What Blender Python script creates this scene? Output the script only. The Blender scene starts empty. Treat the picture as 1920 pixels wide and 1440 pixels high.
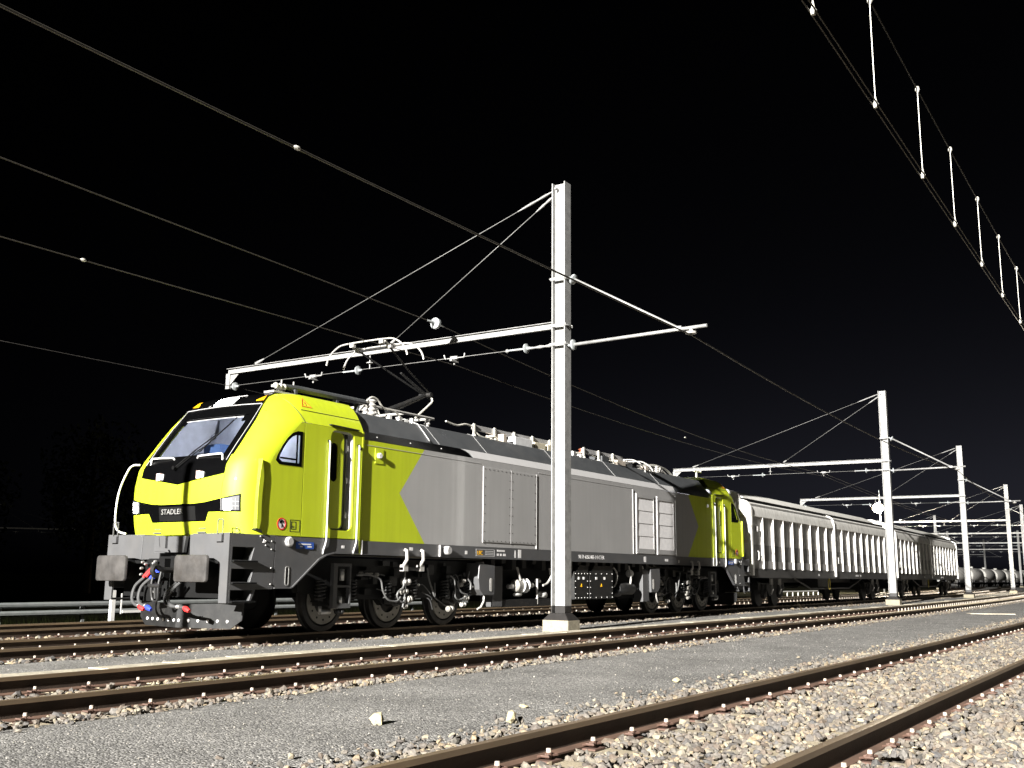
import bpy, bmesh, math, random
import numpy as np
from mathutils import Vector, Matrix

random.seed(7)
RNG = np.random.default_rng(11)
scene = bpy.context.scene
COL = scene.collection

# ------------------------------------------------------------------ camera
CAM_AXES = ((0.54594945, 0.15622554, 0.82312379),
            (-0.83777416, 0.09173213, 0.53825615),
            (0.00858246, -0.98345249, 0.18096282))   # columns: right, down, forward
cam_data = bpy.data.cameras.new('camera')
cam_data.sensor_width = 36.0
cam_data.lens = 36.0 * 1960 / 1920
cam_data.clip_start = 0.05
cam_data.clip_end = 3000
cam = bpy.data.objects.new('camera', cam_data)
COL.objects.link(cam)
r_, d_, f_ = [Vector([CAM_AXES[i][j] for i in range(3)]) for j in range(3)]
cam.matrix_world = Matrix(((r_.x, -d_.x, -f_.x, 0.0), (r_.y, -d_.y, -f_.y, 0.0),
                           (r_.z, -d_.z, -f_.z, 1.0), (0, 0, 0, 1)))
scene.camera = cam

# ------------------------------------------------------------------ night sky, added fill sun, yard floodlight
world = bpy.data.worlds.new('World')
scene.world = world
world.use_nodes = True
wn = world.node_tree.nodes
wl = world.node_tree.links
bg = wn['Background']
sky = wn.new('ShaderNodeTexSky')
sky.sky_type = 'NISHITA'
sky.sun_disc = False
sky.sun_elevation = math.radians(-7.0)
sky.sun_rotation = math.radians(100.0)      # low sky glow on the right, standing in for lamp haze
grey = wn.new('ShaderNodeRGBToBW')
tint = wn.new('ShaderNodeVectorMath')
tint.operation = 'SCALE'
tint.inputs[0].default_value = (0.82, 0.84, 1.15)   # cool night air
wl.new(sky.outputs[0], grey.inputs[0])
wl.new(grey.outputs[0], tint.inputs['Scale'])
wl.new(tint.outputs[0], bg.inputs[0])
bg.inputs[1].default_value = 0.19

fill_sun = bpy.data.lights.new('fill_sun', 'SUN')  # added sun, a faint overall fill without a visible source
fill_sun.energy = 0.012
fill_sun.angle = math.radians(0.5)
fill_sun.color = (0.9, 0.95, 1.0)
mo = bpy.data.objects.new('fill_sun', fill_sun)
COL.objects.link(mo)
mo.rotation_euler = Vector((0.35, 0.8, -0.75)).to_track_quat('-Z', 'Y').to_euler()

# high floodlight of the yard, on its mast behind the photographer
FL = Vector((-160.0, -11.8, 62.0))
fl = bpy.data.lights.new('yard_floodlight', 'SPOT')
fl.energy = 2020000.0
fl.color = (1.0, 0.975, 0.93)
fl.shadow_soft_size = 0.8
fl.spot_size = math.radians(18)
fl.spot_blend = 0.45
flo = bpy.data.objects.new('yard_floodlight', fl)
COL.objects.link(flo)
flo.location = FL
flo.rotation_euler = (Vector((56.0, 13.5, 0.0)) - FL).to_track_quat('-Z', 'Y').to_euler()

vs = scene.view_settings
vs.view_transform = 'Standard'
vs.look = 'None'
vs.gamma = 1.0
vs.exposure = 2.0
vs.use_curve_mapping = False
scene.cycles.max_bounces = 6
scene.cycles.diffuse_bounces = 2
scene.cycles.glossy_bounces = 3
scene.cycles.transmission_bounces = 4
scene.cycles.transparent_max_bounces = 8
scene.cycles.sample_clamp_indirect = 6.0


# ------------------------------------------------------------------ materials
def mat(name, col, rough=0.6, metal=0.0, var=0.12, scale=6.0, bump=0.0, bscale=40.0, coat=0.0,
        dirt=None, dirt_amt=0.0, dirt_scale=1.5, spec=0.5, streak=0.0):
    m = bpy.data.materials.new(name)
    m.use_nodes = True
    nt = m.node_tree
    N, L = nt.nodes, nt.links
    b = N['Principled BSDF']
    b.inputs['Roughness'].default_value = rough
    b.inputs['Metallic'].default_value = metal
    b.inputs['Coat Weight'].default_value = coat
    b.inputs['Coat Roughness'].default_value = 0.04
    b.inputs['Specular IOR Level'].default_value = spec
    tc = N.new('ShaderNodeTexCoord')
    nz = N.new('ShaderNodeTexNoise')
    nz.inputs['Scale'].default_value = scale
    nz.inputs['Detail'].default_value = 5
    L.new(tc.outputs['Object'], nz.inputs['Vector'])
    mp = N.new('ShaderNodeMapRange')
    mp.inputs[1].default_value = 0.3
    mp.inputs[2].default_value = 0.7
    mp.inputs[3].default_value = 1.0 - var
    mp.inputs[4].default_value = 1.0 + var
    L.new(nz.outputs['Fac'], mp.inputs[0])
    vm = N.new('ShaderNodeVectorMath')
    vm.operation = 'SCALE'
    vm.inputs[0].default_value = col
    L.new(mp.outputs[0], vm.inputs['Scale'])
    out = vm.outputs[0]
    if dirt is not None:
        n2 = N.new('ShaderNodeTexNoise')
        n2.inputs['Scale'].default_value = dirt_scale
        n2.inputs['Detail'].default_value = 9
        n2.inputs['Roughness'].default_value = 0.7
        L.new(tc.outputs['Object'], n2.inputs['Vector'])
        cr = N.new('ShaderNodeMapRange')
        cr.inputs[1].default_value = 0.48
        cr.inputs[2].default_value = 0.68
        cr.inputs[3].default_value = 0.0
        cr.inputs[4].default_value = dirt_amt
        L.new(n2.outputs['Fac'], cr.inputs[0])
        mx = N.new('ShaderNodeMix')
        mx.data_type = 'RGBA'
        L.new(cr.outputs[0], mx.inputs[0])
        L.new(out, mx.inputs[6])
        mx.inputs[7].default_value = (*dirt, 1)
        out = mx.outputs[2]
    if streak > 0:
        sm = N.new('ShaderNodeMapping')
        sm.inputs['Scale'].default_value = (9.0, 9.0, 0.5)
        L.new(tc.outputs['Object'], sm.inputs[0])
        n4 = N.new('ShaderNodeTexNoise')
        n4.inputs['Scale'].default_value = 1.0
        n4.inputs['Detail'].default_value = 6
        L.new(sm.outputs[0], n4.inputs['Vector'])
        m4 = N.new('ShaderNodeMapRange')
        m4.inputs[1].default_value = 0.35
        m4.inputs[2].default_value = 0.70
        m4.inputs[3].default_value = 1.0
        m4.inputs[4].default_value = 1.0 - streak
        L.new(n4.outputs['Fac'], m4.inputs[0])
        v4 = N.new('ShaderNodeVectorMath')
        v4.operation = 'SCALE'
        L.new(out, v4.inputs[0])
        L.new(m4.outputs[0], v4.inputs['Scale'])
        out = v4.outputs[0]
        r4 = N.new('ShaderNodeMapRange')
        r4.inputs[1].default_value = 0.35
        r4.inputs[2].default_value = 0.70
        r4.inputs[3].default_value = rough
        r4.inputs[4].default_value = min(1.0, rough + streak)
        L.new(n4.outputs['Fac'], r4.inputs[0])
        L.new(r4.outputs[0], b.inputs['Roughness'])
    L.new(out, b.inputs['Base Color'])
    if bump > 0:
        n3 = N.new('ShaderNodeTexNoise')
        n3.inputs['Scale'].default_value = bscale
        n3.inputs['Detail'].default_value = 4
        L.new(tc.outputs['Object'], n3.inputs['Vector'])
        bp = N.new('ShaderNodeBump')
        bp.inputs['Strength'].default_value = bump
        bp.inputs['Distance'].default_value = 0.02
        L.new(n3.outputs['Fac'], bp.inputs['Height'])
        L.new(bp.outputs[0], b.inputs['Normal'])
    return m


def emit(name, col, s, base=0.12):
    m = bpy.data.materials.new(name)
    m.use_nodes = True
    b = m.node_tree.nodes['Principled BSDF']
    b.inputs['Base Color'].default_value = (base, base, base, 1)
    b.inputs['Emission Color'].default_value = (*col, 1)
    b.inputs['Emission Strength'].default_value = s
    return m


def glass(name, tint=(0.85, 0.9, 0.95), refl=0.06):
    m = bpy.data.materials.new(name)
    m.use_nodes = True
    nt = m.node_tree
    N, L = nt.nodes, nt.links
    N.remove(N['Principled BSDF'])
    out = N['Material Output']
    tr = N.new('ShaderNodeBsdfTransparent')
    tr.inputs[0].default_value = (*tint, 1)
    gl = N.new('ShaderNodeBsdfGlossy')
    gl.inputs['Roughness'].default_value = 0.02
    mx = N.new('ShaderNodeMixShader')
    mx.inputs[0].default_value = refl
    L.new(tr.outputs[0], mx.inputs[1])
    L.new(gl.outputs[0], mx.inputs[2])
    L.new(mx.outputs[0], out.inputs[0])
    return m


YELLOW = (0.485, 0.565, 0.017)
M = {}
M['yellow'] = mat('yellow_green_paint', YELLOW, 0.5, var=0.03, scale=2, coat=0.25, streak=0.09, bump=0.03, bscale=1.6)
M['body_gray'] = mat('silver_gray_paint', (0.395, 0.387, 0.38), 0.28, var=0.035, scale=1.2, coat=0.6, streak=0.06, bump=0.10, bscale=1.1)
M['stripe'] = mat('pale_gray_paint', (0.50, 0.49, 0.485), 0.35, var=0.03)
M['louvre'] = mat('pale_louvre_paint', (0.80, 0.78, 0.78), 0.5, var=0.06, scale=9)
M['roof_gray'] = mat('dark_roof_paint', (0.060, 0.063, 0.066), 0.4, var=0.12, scale=3, dirt=(0.09, 0.085, 0.08), dirt_amt=0.35)
M['skirt'] = mat('charcoal_frame_paint', (0.085, 0.085, 0.087), 0.42, var=0.08, scale=4, dirt=(0.11, 0.10, 0.09), dirt_amt=0.3)
M['black'] = mat('gloss_black', (0.0018, 0.0018, 0.002), 0.2, var=0.1, spec=0.35)
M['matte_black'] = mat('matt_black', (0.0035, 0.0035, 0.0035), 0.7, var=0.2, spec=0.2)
M['plough'] = mat('plough_black', (0.010, 0.010, 0.010), 0.5, var=0.4, scale=6, dirt=(0.026, 0.025, 0.023), dirt_amt=0.7, dirt_scale=5)
M['seam'] = mat('dark_seam', (0.012, 0.013, 0.008), 0.7)
M['bogie'] = mat('bogie_black', (0.012, 0.012, 0.012), 0.5, var=0.3, scale=8, dirt=(0.035, 0.03, 0.025), dirt_amt=0.45, dirt_scale=6)
M['bogie_frame'] = mat('bogie_frame_black', (0.007, 0.007, 0.007), 0.55, var=0.3, scale=5, spec=0.3)
M['steel'] = mat('bright_steel', (0.55, 0.54, 0.52), 0.35, metal=0.6, var=0.15)
M['wheel'] = mat('wheel_steel', (0.028, 0.027, 0.026), 0.5, metal=0.3, var=0.2)
M['brake_disc'] = mat('worn_brake_disc', (0.30, 0.285, 0.255), 0.5, metal=0.2, var=0.15)
M['hose'] = mat('grey_hose', (0.055, 0.055, 0.055), 0.6)
M['hose_pale'] = mat('pale_hose', (0.13, 0.13, 0.127), 0.5)
M['white'] = mat('white_rail_paint', (0.74, 0.73, 0.70), 0.45, var=0.06)
M['rubber'] = mat('rubber', (0.0022, 0.0022, 0.0022), 0.75, spec=0.15)
M['jamb'] = mat('pale_door_jamb', (0.62, 0.62, 0.62), 0.5)
M['buffer_face'] = mat('greased_buffer_face', (0.058, 0.054, 0.051), 0.55, metal=0.2, var=0.35, scale=5, bump=0.15, bscale=18,
                       dirt=(0.03, 0.025, 0.02), dirt_amt=0.6, dirt_scale=3.2)
M['red'] = mat('red_cock', (0.65, 0.03, 0.03), 0.4)
M['blue'] = mat('blue_cock', (0.03, 0.06, 0.55), 0.4)
M['plate_blue'] = mat('blue_enamel', (0.03, 0.09, 0.38), 0.4)
M['copper'] = mat('brown_insulator', (0.32, 0.10, 0.05), 0.3, coat=0.4)
M['insulator'] = mat('pale_insulator', (0.40, 0.385, 0.36), 0.35, coat=0.3)
M['glass_disc'] = mat('toughened_glass_disc', (0.34, 0.36, 0.36), 0.08, coat=0.6)
M['amber'] = mat('amber_reflector', (0.80, 0.42, 0.01), 0.3)
M['sticker'] = mat('white_vinyl', (0.75, 0.73, 0.72), 0.5)
M['orange'] = mat('orange_print', (0.75, 0.22, 0.02), 0.5)
M['cab_wall'] = mat('cab_grey_lining', (0.42, 0.43, 0.49), 0.7)
M['cab_pale'] = mat('cab_pale_lining', (0.62, 0.62, 0.68), 0.6)
M['cab_blue'] = mat('blue_seat_cloth', (0.015, 0.038, 0.10), 0.8)
M['desk'] = mat('driver_desk', (0.03, 0.035, 0.05), 0.6)
M['glass'] = glass('cab_glass')
M['lamp_on'] = emit('lit_headlamp', (1.0, 0.98, 0.93), 16.0)
M['lamp_dim'] = emit('lit_reflector', (0.95, 0.96, 1.0), 0.07, 0.015)
M['lamp_cab'] = emit('cab_ceiling_light', (0.9, 0.93, 1.0), 2.0)
M['marker_red'] = mat('marker_lens', (0.75, 0.55, 0.5), 0.2, coat=0.5)
M['galv'] = mat('galvanised_steel', (0.33, 0.327, 0.317), 0.5, metal=0.15, var=0.16, scale=9, streak=0.2, dirt=(0.21, 0.207, 0.20), dirt_amt=0.7, dirt_scale=5)
M['rod_steel'] = mat('weathered_rod', (0.17, 0.168, 0.16), 0.5, metal=0.2)
M['bitumen'] = mat('bitumen_coat', (0.018, 0.016, 0.015), 0.5, var=0.2)
M['concrete'] = mat('mast_concrete', (0.30, 0.265, 0.19), 0.85, var=0.2, scale=8, bump=0.5, bscale=30, dirt=(0.15, 0.13, 0.10), dirt_amt=0.6, dirt_scale=7)
M['trough'] = mat('trough_concrete', (0.50, 0.45, 0.35), 0.85, var=0.18, scale=5, bump=0.5, bscale=35, dirt=(0.2, 0.17, 0.13), dirt_amt=0.5, dirt_scale=4)
M['wire'] = mat('overhead_copper', (0.09, 0.082, 0.07), 0.4, metal=0.5, var=0.1)
M['wire_dark'] = mat('overhead_bronze', (0.075, 0.07, 0.065), 0.5, metal=0.4, var=0.1)
M['dropper'] = mat('dropper_strand', (0.6, 0.58, 0.52), 0.45, metal=0.2)
M['rail_foot'] = mat('rail_foot_rust', (0.11, 0.062, 0.04), 0.8, var=0.25, scale=5)
M['rail_side'] = mat('rail_shaded_rust', (0.030, 0.019, 0.012), 0.7, var=0.25, scale=5, bump=0.2, bscale=60, dirt=(0.05, 0.03, 0.018), dirt_amt=0.4, dirt_scale=3)  # web rust kept darker, shade under the head put into its colour
M['rail_top'] = mat('rail_running_face', (0.16, 0.115, 0.072), 0.45, metal=0.1, var=0.15, scale=2)
M['rust_red'] = mat('rusty_plate', (0.085, 0.047, 0.033), 0.75, var=0.2)
M['cap'] = mat('pale_screw_cap', (0.46, 0.40, 0.33), 0.6)
M['sleeper'] = mat('sleeper_concrete', (0.32, 0.27, 0.185), 0.9, var=0.2, scale=6, bump=0.5, bscale=40, dirt=(0.20, 0.16, 0.11), dirt_amt=0.5, dirt_scale=5)
M['wag_white'] = mat('wagon_white', streak=0.22, col=(0.80, 0.78, 0.73), rough=0.5, var=0.05, scale=3, dirt=(0.38, 0.34, 0.29), dirt_amt=0.4, dirt_scale=2.2)
M['wag_panel'] = mat('wagon_panel', streak=0.35, col=(0.40, 0.39, 0.375), rough=0.5, var=0.06, scale=3, dirt=(0.22, 0.19, 0.16), dirt_amt=0.55, dirt_scale=2.0)
M['wag_lower'] = mat('wagon_lower_grey', streak=0.35, col=(0.17, 0.165, 0.16), rough=0.5, var=0.08, dirt=(0.14, 0.12, 0.10), dirt_amt=0.5, dirt_scale=2.5)
M['wag_sole'] = mat('wagon_solebar', (0.06, 0.058, 0.056), 0.55, var=0.15, dirt=(0.05, 0.045, 0.04), dirt_amt=0.5)
M['cream'] = mat('cream_end', (0.55, 0.50, 0.38), 0.6, dirt=(0.4, 0.32, 0.22), dirt_amt=0.4)
M['yellow_ring'] = mat('yellow_ring', (0.62, 0.50, 0.10), 0.5)
M['guard'] = mat('guardrail_zinc', (0.20, 0.21, 0.205), 0.5, metal=0.2)
M['bark'] = mat('bark', (0.02, 0.016, 0.012), 1.0, spec=0.0)
M['leaf'] = mat('leaf', (0.016, 0.018, 0.010), 1.0, var=0.4, spec=0.0)
M['dry_grass'] = mat('dry_grass', (0.30, 0.22, 0.12), 0.9, var=0.3)
M['loose'] = mat('loose_stone', (0.42, 0.36, 0.22), 0.9, var=0.2, scale=12, bump=0.4, bscale=30)


def ground_mat(name, cols, cell, rough=0.95, bump=0.6, spec=0.15):
    """fine gravel: voronoi grains of several greys, relief per grain"""
    m = bpy.data.materials.new(name)
    m.use_nodes = True
    nt = m.node_tree
    N, L = nt.nodes, nt.links
    b = N['Principled BSDF']
    b.inputs['Roughness'].default_value = rough
    b.inputs['Specular IOR Level'].default_value = spec
    tc = N.new('ShaderNodeTexCoord')
    vo = N.new('ShaderNodeTexVoronoi')
    vo.inputs['Scale'].default_value = cell
    L.new(tc.outputs['Object'], vo.inputs['Vector'])
    sp = N.new('ShaderNodeSeparateColor')
    L.new(vo.outputs['Color'], sp.inputs[0])
    cr = N.new('ShaderNodeValToRGB')
    el = cr.color_ramp.elements
    el[0].position = 0.0
    el[0].color = (*cols[0], 1)
    el[1].position = 1.0
    el[1].color = (*cols[-1], 1)
    for i, c in enumerate(cols[1:-1]):
        e = el.new((i + 1) / (len(cols) - 1))
        e.color = (*c, 1)
    L.new(sp.outputs[0], cr.inputs[0])
    n1 = N.new('ShaderNodeTexNoise')
    n1.inputs['Scale'].default_value = 1.1
    n1.inputs['Detail'].default_value = 8
    L.new(tc.outputs['Object'], n1.inputs['Vector'])
    mr = N.new('ShaderNodeMapRange')
    mr.inputs[1].default_value = 0.3
    mr.inputs[2].default_value = 0.7
    mr.inputs[3].default_value = 0.8
    mr.inputs[4].default_value = 1.2
    L.new(n1.outputs['Fac'], mr.inputs[0])
    vm = N.new('ShaderNodeVectorMath')
    vm.operation = 'SCALE'
    L.new(cr.outputs[0], vm.inputs[0])
    L.new(mr.outputs[0], vm.inputs['Scale'])
    L.new(vm.outputs[0], b.inputs['Base Color'])
    bp = N.new('ShaderNodeBump')
    bp.inputs['Strength'].default_value = bump
    bp.inputs['Distance'].default_value = 0.015
    inv = N.new('ShaderNodeMath')
    inv.operation = 'SUBTRACT'
    inv.inputs[0].default_value = 1.0
    L.new(vo.outputs['Distance'], inv.inputs[1])
    L.new(inv.outputs[0], bp.inputs['Height'])
    L.new(bp.outputs[0], b.inputs['Normal'])
    return m


def stone_mat(name, cols, scale=1.0):
    """crushed stone, colour of each stone its own"""
    m = bpy.data.materials.new(name)
    m.use_nodes = True
    nt = m.node_tree
    N, L = nt.nodes, nt.links
    b = N['Principled BSDF']
    b.inputs['Roughness'].default_value = 0.9
    b.inputs['Specular IOR Level'].default_value = 0.3
    g = N.new('ShaderNodeNewGeometry')
    cr = N.new('ShaderNodeValToRGB')
    cr.color_ramp.interpolation = 'LINEAR'
    el = cr.color_ramp.elements
    el[0].color = (*cols[0], 1)
    el[1].color = (*cols[-1], 1)
    for i, c in enumerate(cols[1:-1]):
        e = el.new((i + 1) / (len(cols) - 1))
        e.color = (*c, 1)
    L.new(g.outputs['Random Per Island'], cr.inputs[0])
    tc = N.new('ShaderNodeTexCoord')
    n1 = N.new('ShaderNodeTexNoise')
    n1.inputs['Scale'].default_value = 45
    n1.inputs['Detail'].default_value = 4
    L.new(tc.outputs['Object'], n1.inputs['Vector'])
    mr = N.new('ShaderNodeMapRange')
    mr.inputs[1].default_value = 0.3
    mr.inputs[2].default_value = 0.7
    mr.inputs[3].default_value = 0.7
    mr.inputs[4].default_value = 1.25
    L.new(n1.outputs['Fac'], mr.inputs[0])
    vm = N.new('ShaderNodeVectorMath')
    vm.operation = 'SCALE'
    L.new(cr.outputs[0], vm.inputs[0])
    L.new(mr.outputs[0], vm.inputs['Scale'])
    L.new(vm.outputs[0], b.inputs['Base Color'])
    return m


M['gravel'] = ground_mat('walkway_gravel', [(0.075, 0.072, 0.068), (0.14, 0.135, 0.128), (0.175, 0.169, 0.16), (0.21, 0.203, 0.19), (0.36, 0.345, 0.32)], 60)
M['ground'] = ground_mat('yard_ground', [(0.010, 0.010, 0.007), (0.018, 0.018, 0.012), (0.035, 0.033, 0.022)], 22, spec=0.0)
M['ballast_bed'] = ground_mat('ballast_bed', [(0.04, 0.036, 0.032), (0.10, 0.088, 0.072), (0.20, 0.17, 0.13)], 20, bump=1.0)
M['ballast'] = stone_mat('crushed_ballast', [(0.07, 0.066, 0.063), (0.17, 0.145, 0.115), (0.10, 0.094, 0.09), (0.25, 0.195, 0.125), (0.13, 0.12, 0.108), (0.13, 0.10, 0.075), (0.085, 0.082, 0.08), (0.27, 0.235, 0.17), (0.11, 0.10, 0.092)])
M['pebble'] = stone_mat('pale_pebble', [(0.12, 0.115, 0.11), (0.24, 0.22, 0.19), (0.15, 0.145, 0.14), (0.36, 0.33, 0.28)])


# ------------------------------------------------------------------ mesh helpers
class MB:
    def __init__(self):
        self.v, self.f, self.m, self.sm = [], [], [], []

    def add(self, vs_, fs_, m=0, smooth=False):
        o = len(self.v)
        self.v += [tuple(p) for p in vs_]
        for f in fs_:
            self.f.append(tuple(i + o for i in f))
            self.m.append(m)
            self.sm.append(smooth)
        return self

    def box(self, a, b, m=0):
        x0, y0, z0 = [min(a[i], b[i]) for i in range(3)]
        x1, y1, z1 = [max(a[i], b[i]) for i in range(3)]
        return self.add([(x0, y0, z0), (x1, y0, z0), (x1, y1, z0), (x0, y1, z0), (x0, y0, z1), (x1, y0, z1), (x1, y1, z1), (x0, y1, z1)],
                        [(0, 3, 2, 1), (4, 5, 6, 7), (0, 1, 5, 4), (1, 2, 6, 5), (2, 3, 7, 6), (3, 0, 4, 7)], m)

    def cyl(self, p0, p1, r0, r1=None, n=10, m=0, caps=True):
        r1 = r0 if r1 is None else r1
        return self.lathe(p0, p1, [(0, r0), (1, r1)], n, m, caps)

    def lathe(self, p0, p1, prof, n=12, m=0, caps=True):
        p0, p1 = Vector(p0), Vector(p1)
        ax = p1 - p0
        d = ax.normalized()
        a = d.orthogonal().normalized()
        b = d.cross(a)
        vs_, fs_ = [], []
        for t, r in prof:
            c = p0 + ax * t
            for k in range(n):
                th = 2 * math.pi * k / n
                vs_.append(c + (a * math.cos(th) + b * math.sin(th)) * r)
        for i in range(len(prof) - 1):
            for k in range(n):
                k2 = (k + 1) % n
                fs_.append((i * n + k, i * n + k2, (i + 1) * n + k2, (i + 1) * n + k))
        self.add(vs_, fs_, m, True)
        if caps:
            o = len(self.v) - len(vs_)
            self.f.append(tuple(o + k for k in reversed(range(n))))
            self.m.append(m)
            self.sm.append(False)
            self.f.append(tuple(o + (len(prof) - 1) * n + k for k in range(n)))
            self.m.append(m)
            self.sm.append(False)
        return self

    def tube(self, pts, r, n=8, m=0):
        pts = [Vector(p) for p in pts]
        vs_, fs_ = [], []
        d0 = (pts[1] - pts[0]).normalized()
        a = d0.orthogonal().normalized()
        for i, p in enumerate(pts):
            if i == 0:
                d = d0
            elif i == len(pts) - 1:
                d = (pts[i] - pts[i - 1]).normalized()
            else:
                d = ((pts[i + 1] - p).normalized() + (p - pts[i - 1]).normalized()).normalized()
            a = (a - d * a.dot(d)).normalized()
            b = d.cross(a)
            rr = r[i] if isinstance(r, (list, tuple)) else r
            for k in range(n):
                th = 2 * math.pi * k / n
                vs_.append(p + (a * math.cos(th) + b * math.sin(th)) * rr)
        for i in range(len(pts) - 1):
            for k in range(n):
                k2 = (k + 1) % n
                fs_.append((i * n + k, i * n + k2, (i + 1) * n + k2, (i + 1) * n + k))
        self.add(vs_, fs_, m, True)
        o = len(self.v) - len(vs_)
        for ring in (tuple(o + k for k in reversed(range(n))), tuple(o + (len(pts) - 1) * n + k for k in range(n))):
            self.f.append(ring)
            self.m.append(m)
            self.sm.append(False)
        return self

    def plate(self, outer, holes, mapf, d0, d1, m=0):
        """flat plate: 2D outline with holes, given thickness; mapf(u, v, depth) -> xyz"""
        bm = bmesh.new()
        loops = [outer] + list(holes)
        allv = []
        ed = []
        for lp in loops:
            vv = [bm.verts.new((p[0], p[1], 0)) for p in lp]
            allv.append(vv)
            for i in range(len(vv)):
                ed.append(bm.edges.new((vv[i], vv[(i + 1) % len(vv)])))
        bmesh.ops.triangle_fill(bm, use_beauty=True, use_dissolve=False, edges=ed)
        bm.verts.index_update()
        vs2 = [tuple(v.co) for v in bm.verts]
        tris = [tuple(v.index for v in f.verts) for f in bm.faces]
        rings = [[v.index for v in vv] for vv in allv]
        bm.free()
        n = len(vs2)
        self.add([mapf(p[0], p[1], d0) for p in vs2] + [mapf(p[0], p[1], d1) for p in vs2],
                 tris + [tuple(i + n for i in reversed(t)) for t in tris]
                 + [(r[i], r[(i + 1) % len(r)], r[(i + 1) % len(r)] + n, r[i] + n) for r in rings for i in range(len(r))], m)
        return self

    def build(self, name, mats, parent=None, loc=(0, 0, 0), bevel=0.0, sharp=35, recalc=True, link=True):
        me = bpy.data.meshes.new(name)
        me.from_pydata([tuple(c - l for c, l in zip(p, loc)) for p in self.v], [], self.f)
        for mt in (mats if isinstance(mats, (list, tuple)) else [mats]):
            me.materials.append(M[mt] if isinstance(mt, str) else mt)
        me.polygons.foreach_set('material_index', self.m)
        me.polygons.foreach_set('use_smooth', self.sm)
        me.update()
        if recalc:
            bm = bmesh.new()
            bm.from_mesh(me)
            bmesh.ops.recalc_face_normals(bm, faces=bm.faces)
            for e in bm.edges:
                if len(e.link_faces) == 2 and e.calc_face_angle(0) > math.radians(sharp):
                    e.smooth = False
            bm.to_mesh(me)
            bm.free()
        o = bpy.data.objects.new(name, me)
        if link:
            COL.objects.link(o)
        if parent is not None:
            o.parent = parent
        if bevel:
            bv = o.modifiers.new('Bevel', 'BEVEL')
            bv.width = bevel
            bv.segments = 2
            bv.limit_method = 'ANGLE'
        return o


def empty(name, loc=(0, 0, 0), rz=0.0):
    o = bpy.data.objects.new(name, None)
    COL.objects.link(o)
    o.location = loc
    o.rotation_euler = (0, 0, rz)
    o.empty_display_size = 0.2
    return o


def tag(o, label=None, cat=None, group=None, kind=None):
    if label:
        o['label'] = label
    if cat:
        o['category'] = cat
    if group:
        o['group'] = group
    if kind:
        o['kind'] = kind
    return o


def copy_tree(o, parent=None):
    kids = list(o.children)
    c = o.copy()
    COL.objects.link(c)
    c.parent = parent
    for ch in kids:
        copy_tree(ch, c)
    return c


def rrect(u0, v0, u1, v1, r, n=5):
    pts = []
    for cx, cy, a0 in ((u1 - r, v0 + r, -90), (u1 - r, v1 - r, 0), (u0 + r, v1 - r, 90), (u0 + r, v0 + r, 180)):
        for k in range(n + 1):
            a = math.radians(a0 + 90 * k / n)
            pts.append((cx + r * math.cos(a), cy + r * math.sin(a)))
    return pts


def text_obj(name, s, size, origin, xdir, ydir, material, parent, loc, extrude=0.002, align='LEFT', space=1.0, sx=1.0):
    cu = bpy.data.curves.new(name, 'FONT')
    cu.body = s
    cu.size = size
    cu.extrude = extrude
    cu.align_x = align
    cu.space_character = space
    cu.resolution_u = 2
    tmp = bpy.data.objects.new('tmp', cu)
    COL.objects.link(tmp)
    dg = bpy.context.evaluated_depsgraph_get()
    me = bpy.data.meshes.new_from_object(tmp.evaluated_get(dg))
    bpy.data.objects.remove(tmp)
    bpy.data.curves.remove(cu)
    x, y = Vector(xdir), Vector(ydir)
    z = x.cross(y)
    o0 = Vector(origin) - Vector(loc)
    for v in me.vertices:
        v.co = o0 + x * v.co.x * sx + y * v.co.y + z * v.co.z
    me.materials.clear()
    me.materials.append(M[material])
    me.name = name
    o = bpy.data.objects.new(name, me)
    COL.objects.link(o)
    o.parent = parent
    return o


def yo(x):
    """the yard curves gently to the left beyond the first mast"""
    return 0.00045 * max(0.0, x - 19.0) ** 2


def yo_np(x):
    return 0.00045 * np.maximum(0.0, x - 19.0) ** 2


def heading(x):
    return math.atan(0.0009 * max(0.0, x - 19.0))


TRACK_Y = {'A': 2.93, 'B': 8.93, 'C': 14.2, 'D': 18.6}
GAUGE = 0.867          # half the distance between rail heads (broad gauge)
SLEEPER_STEP = 0.6

# ------------------------------------------------------------------ ground
g = MB()
xs = [-150, -20, 0, 20, 40, 60, 90, 130, 200, 400, 900]
g.add([(-400, -500, -0.26), (1500, -500, -0.26), (1500, 900, -0.26), (-400, 900, -0.26)], [(0, 1, 2, 3)])
o = g.build('ground', 'ground')
tag(o, 'wide dark ground of the rail yard at night', kind='structure')


def strip(name, y0, y1, z, material, x0=-12.0, x1=200.0, label=None, jag=0.0):
    mb = MB()
    X = list(np.concatenate([np.arange(x0, 40, 0.5), np.arange(40, x1 + 1, 4)]))
    ny = 6
    vs_, fs_ = [], []
    for i, x in enumerate(X):
        for j in range(ny + 1):
            t = j / ny
            y = y0 + (y1 - y0) * t + yo(x)
            e = 0.05 if j in (0, ny) else 0.0
            if j == 0:
                y += random.uniform(-jag, jag)
            if j == ny:
                y += random.uniform(-jag, jag)
            vs_.append((x, y, z - e + random.uniform(-0.006, 0.006)))
    w = ny + 1
    for i in range(len(X) - 1):
        for j in range(ny):
            fs_.append((i * w + j, (i + 1) * w + j, (i + 1) * w + j + 1, i * w + j + 1))
    mb.add(vs_, fs_, 0, True)
    ob = mb.build(name, material)
    tag(ob, label, kind='structure')
    return ob


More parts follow.
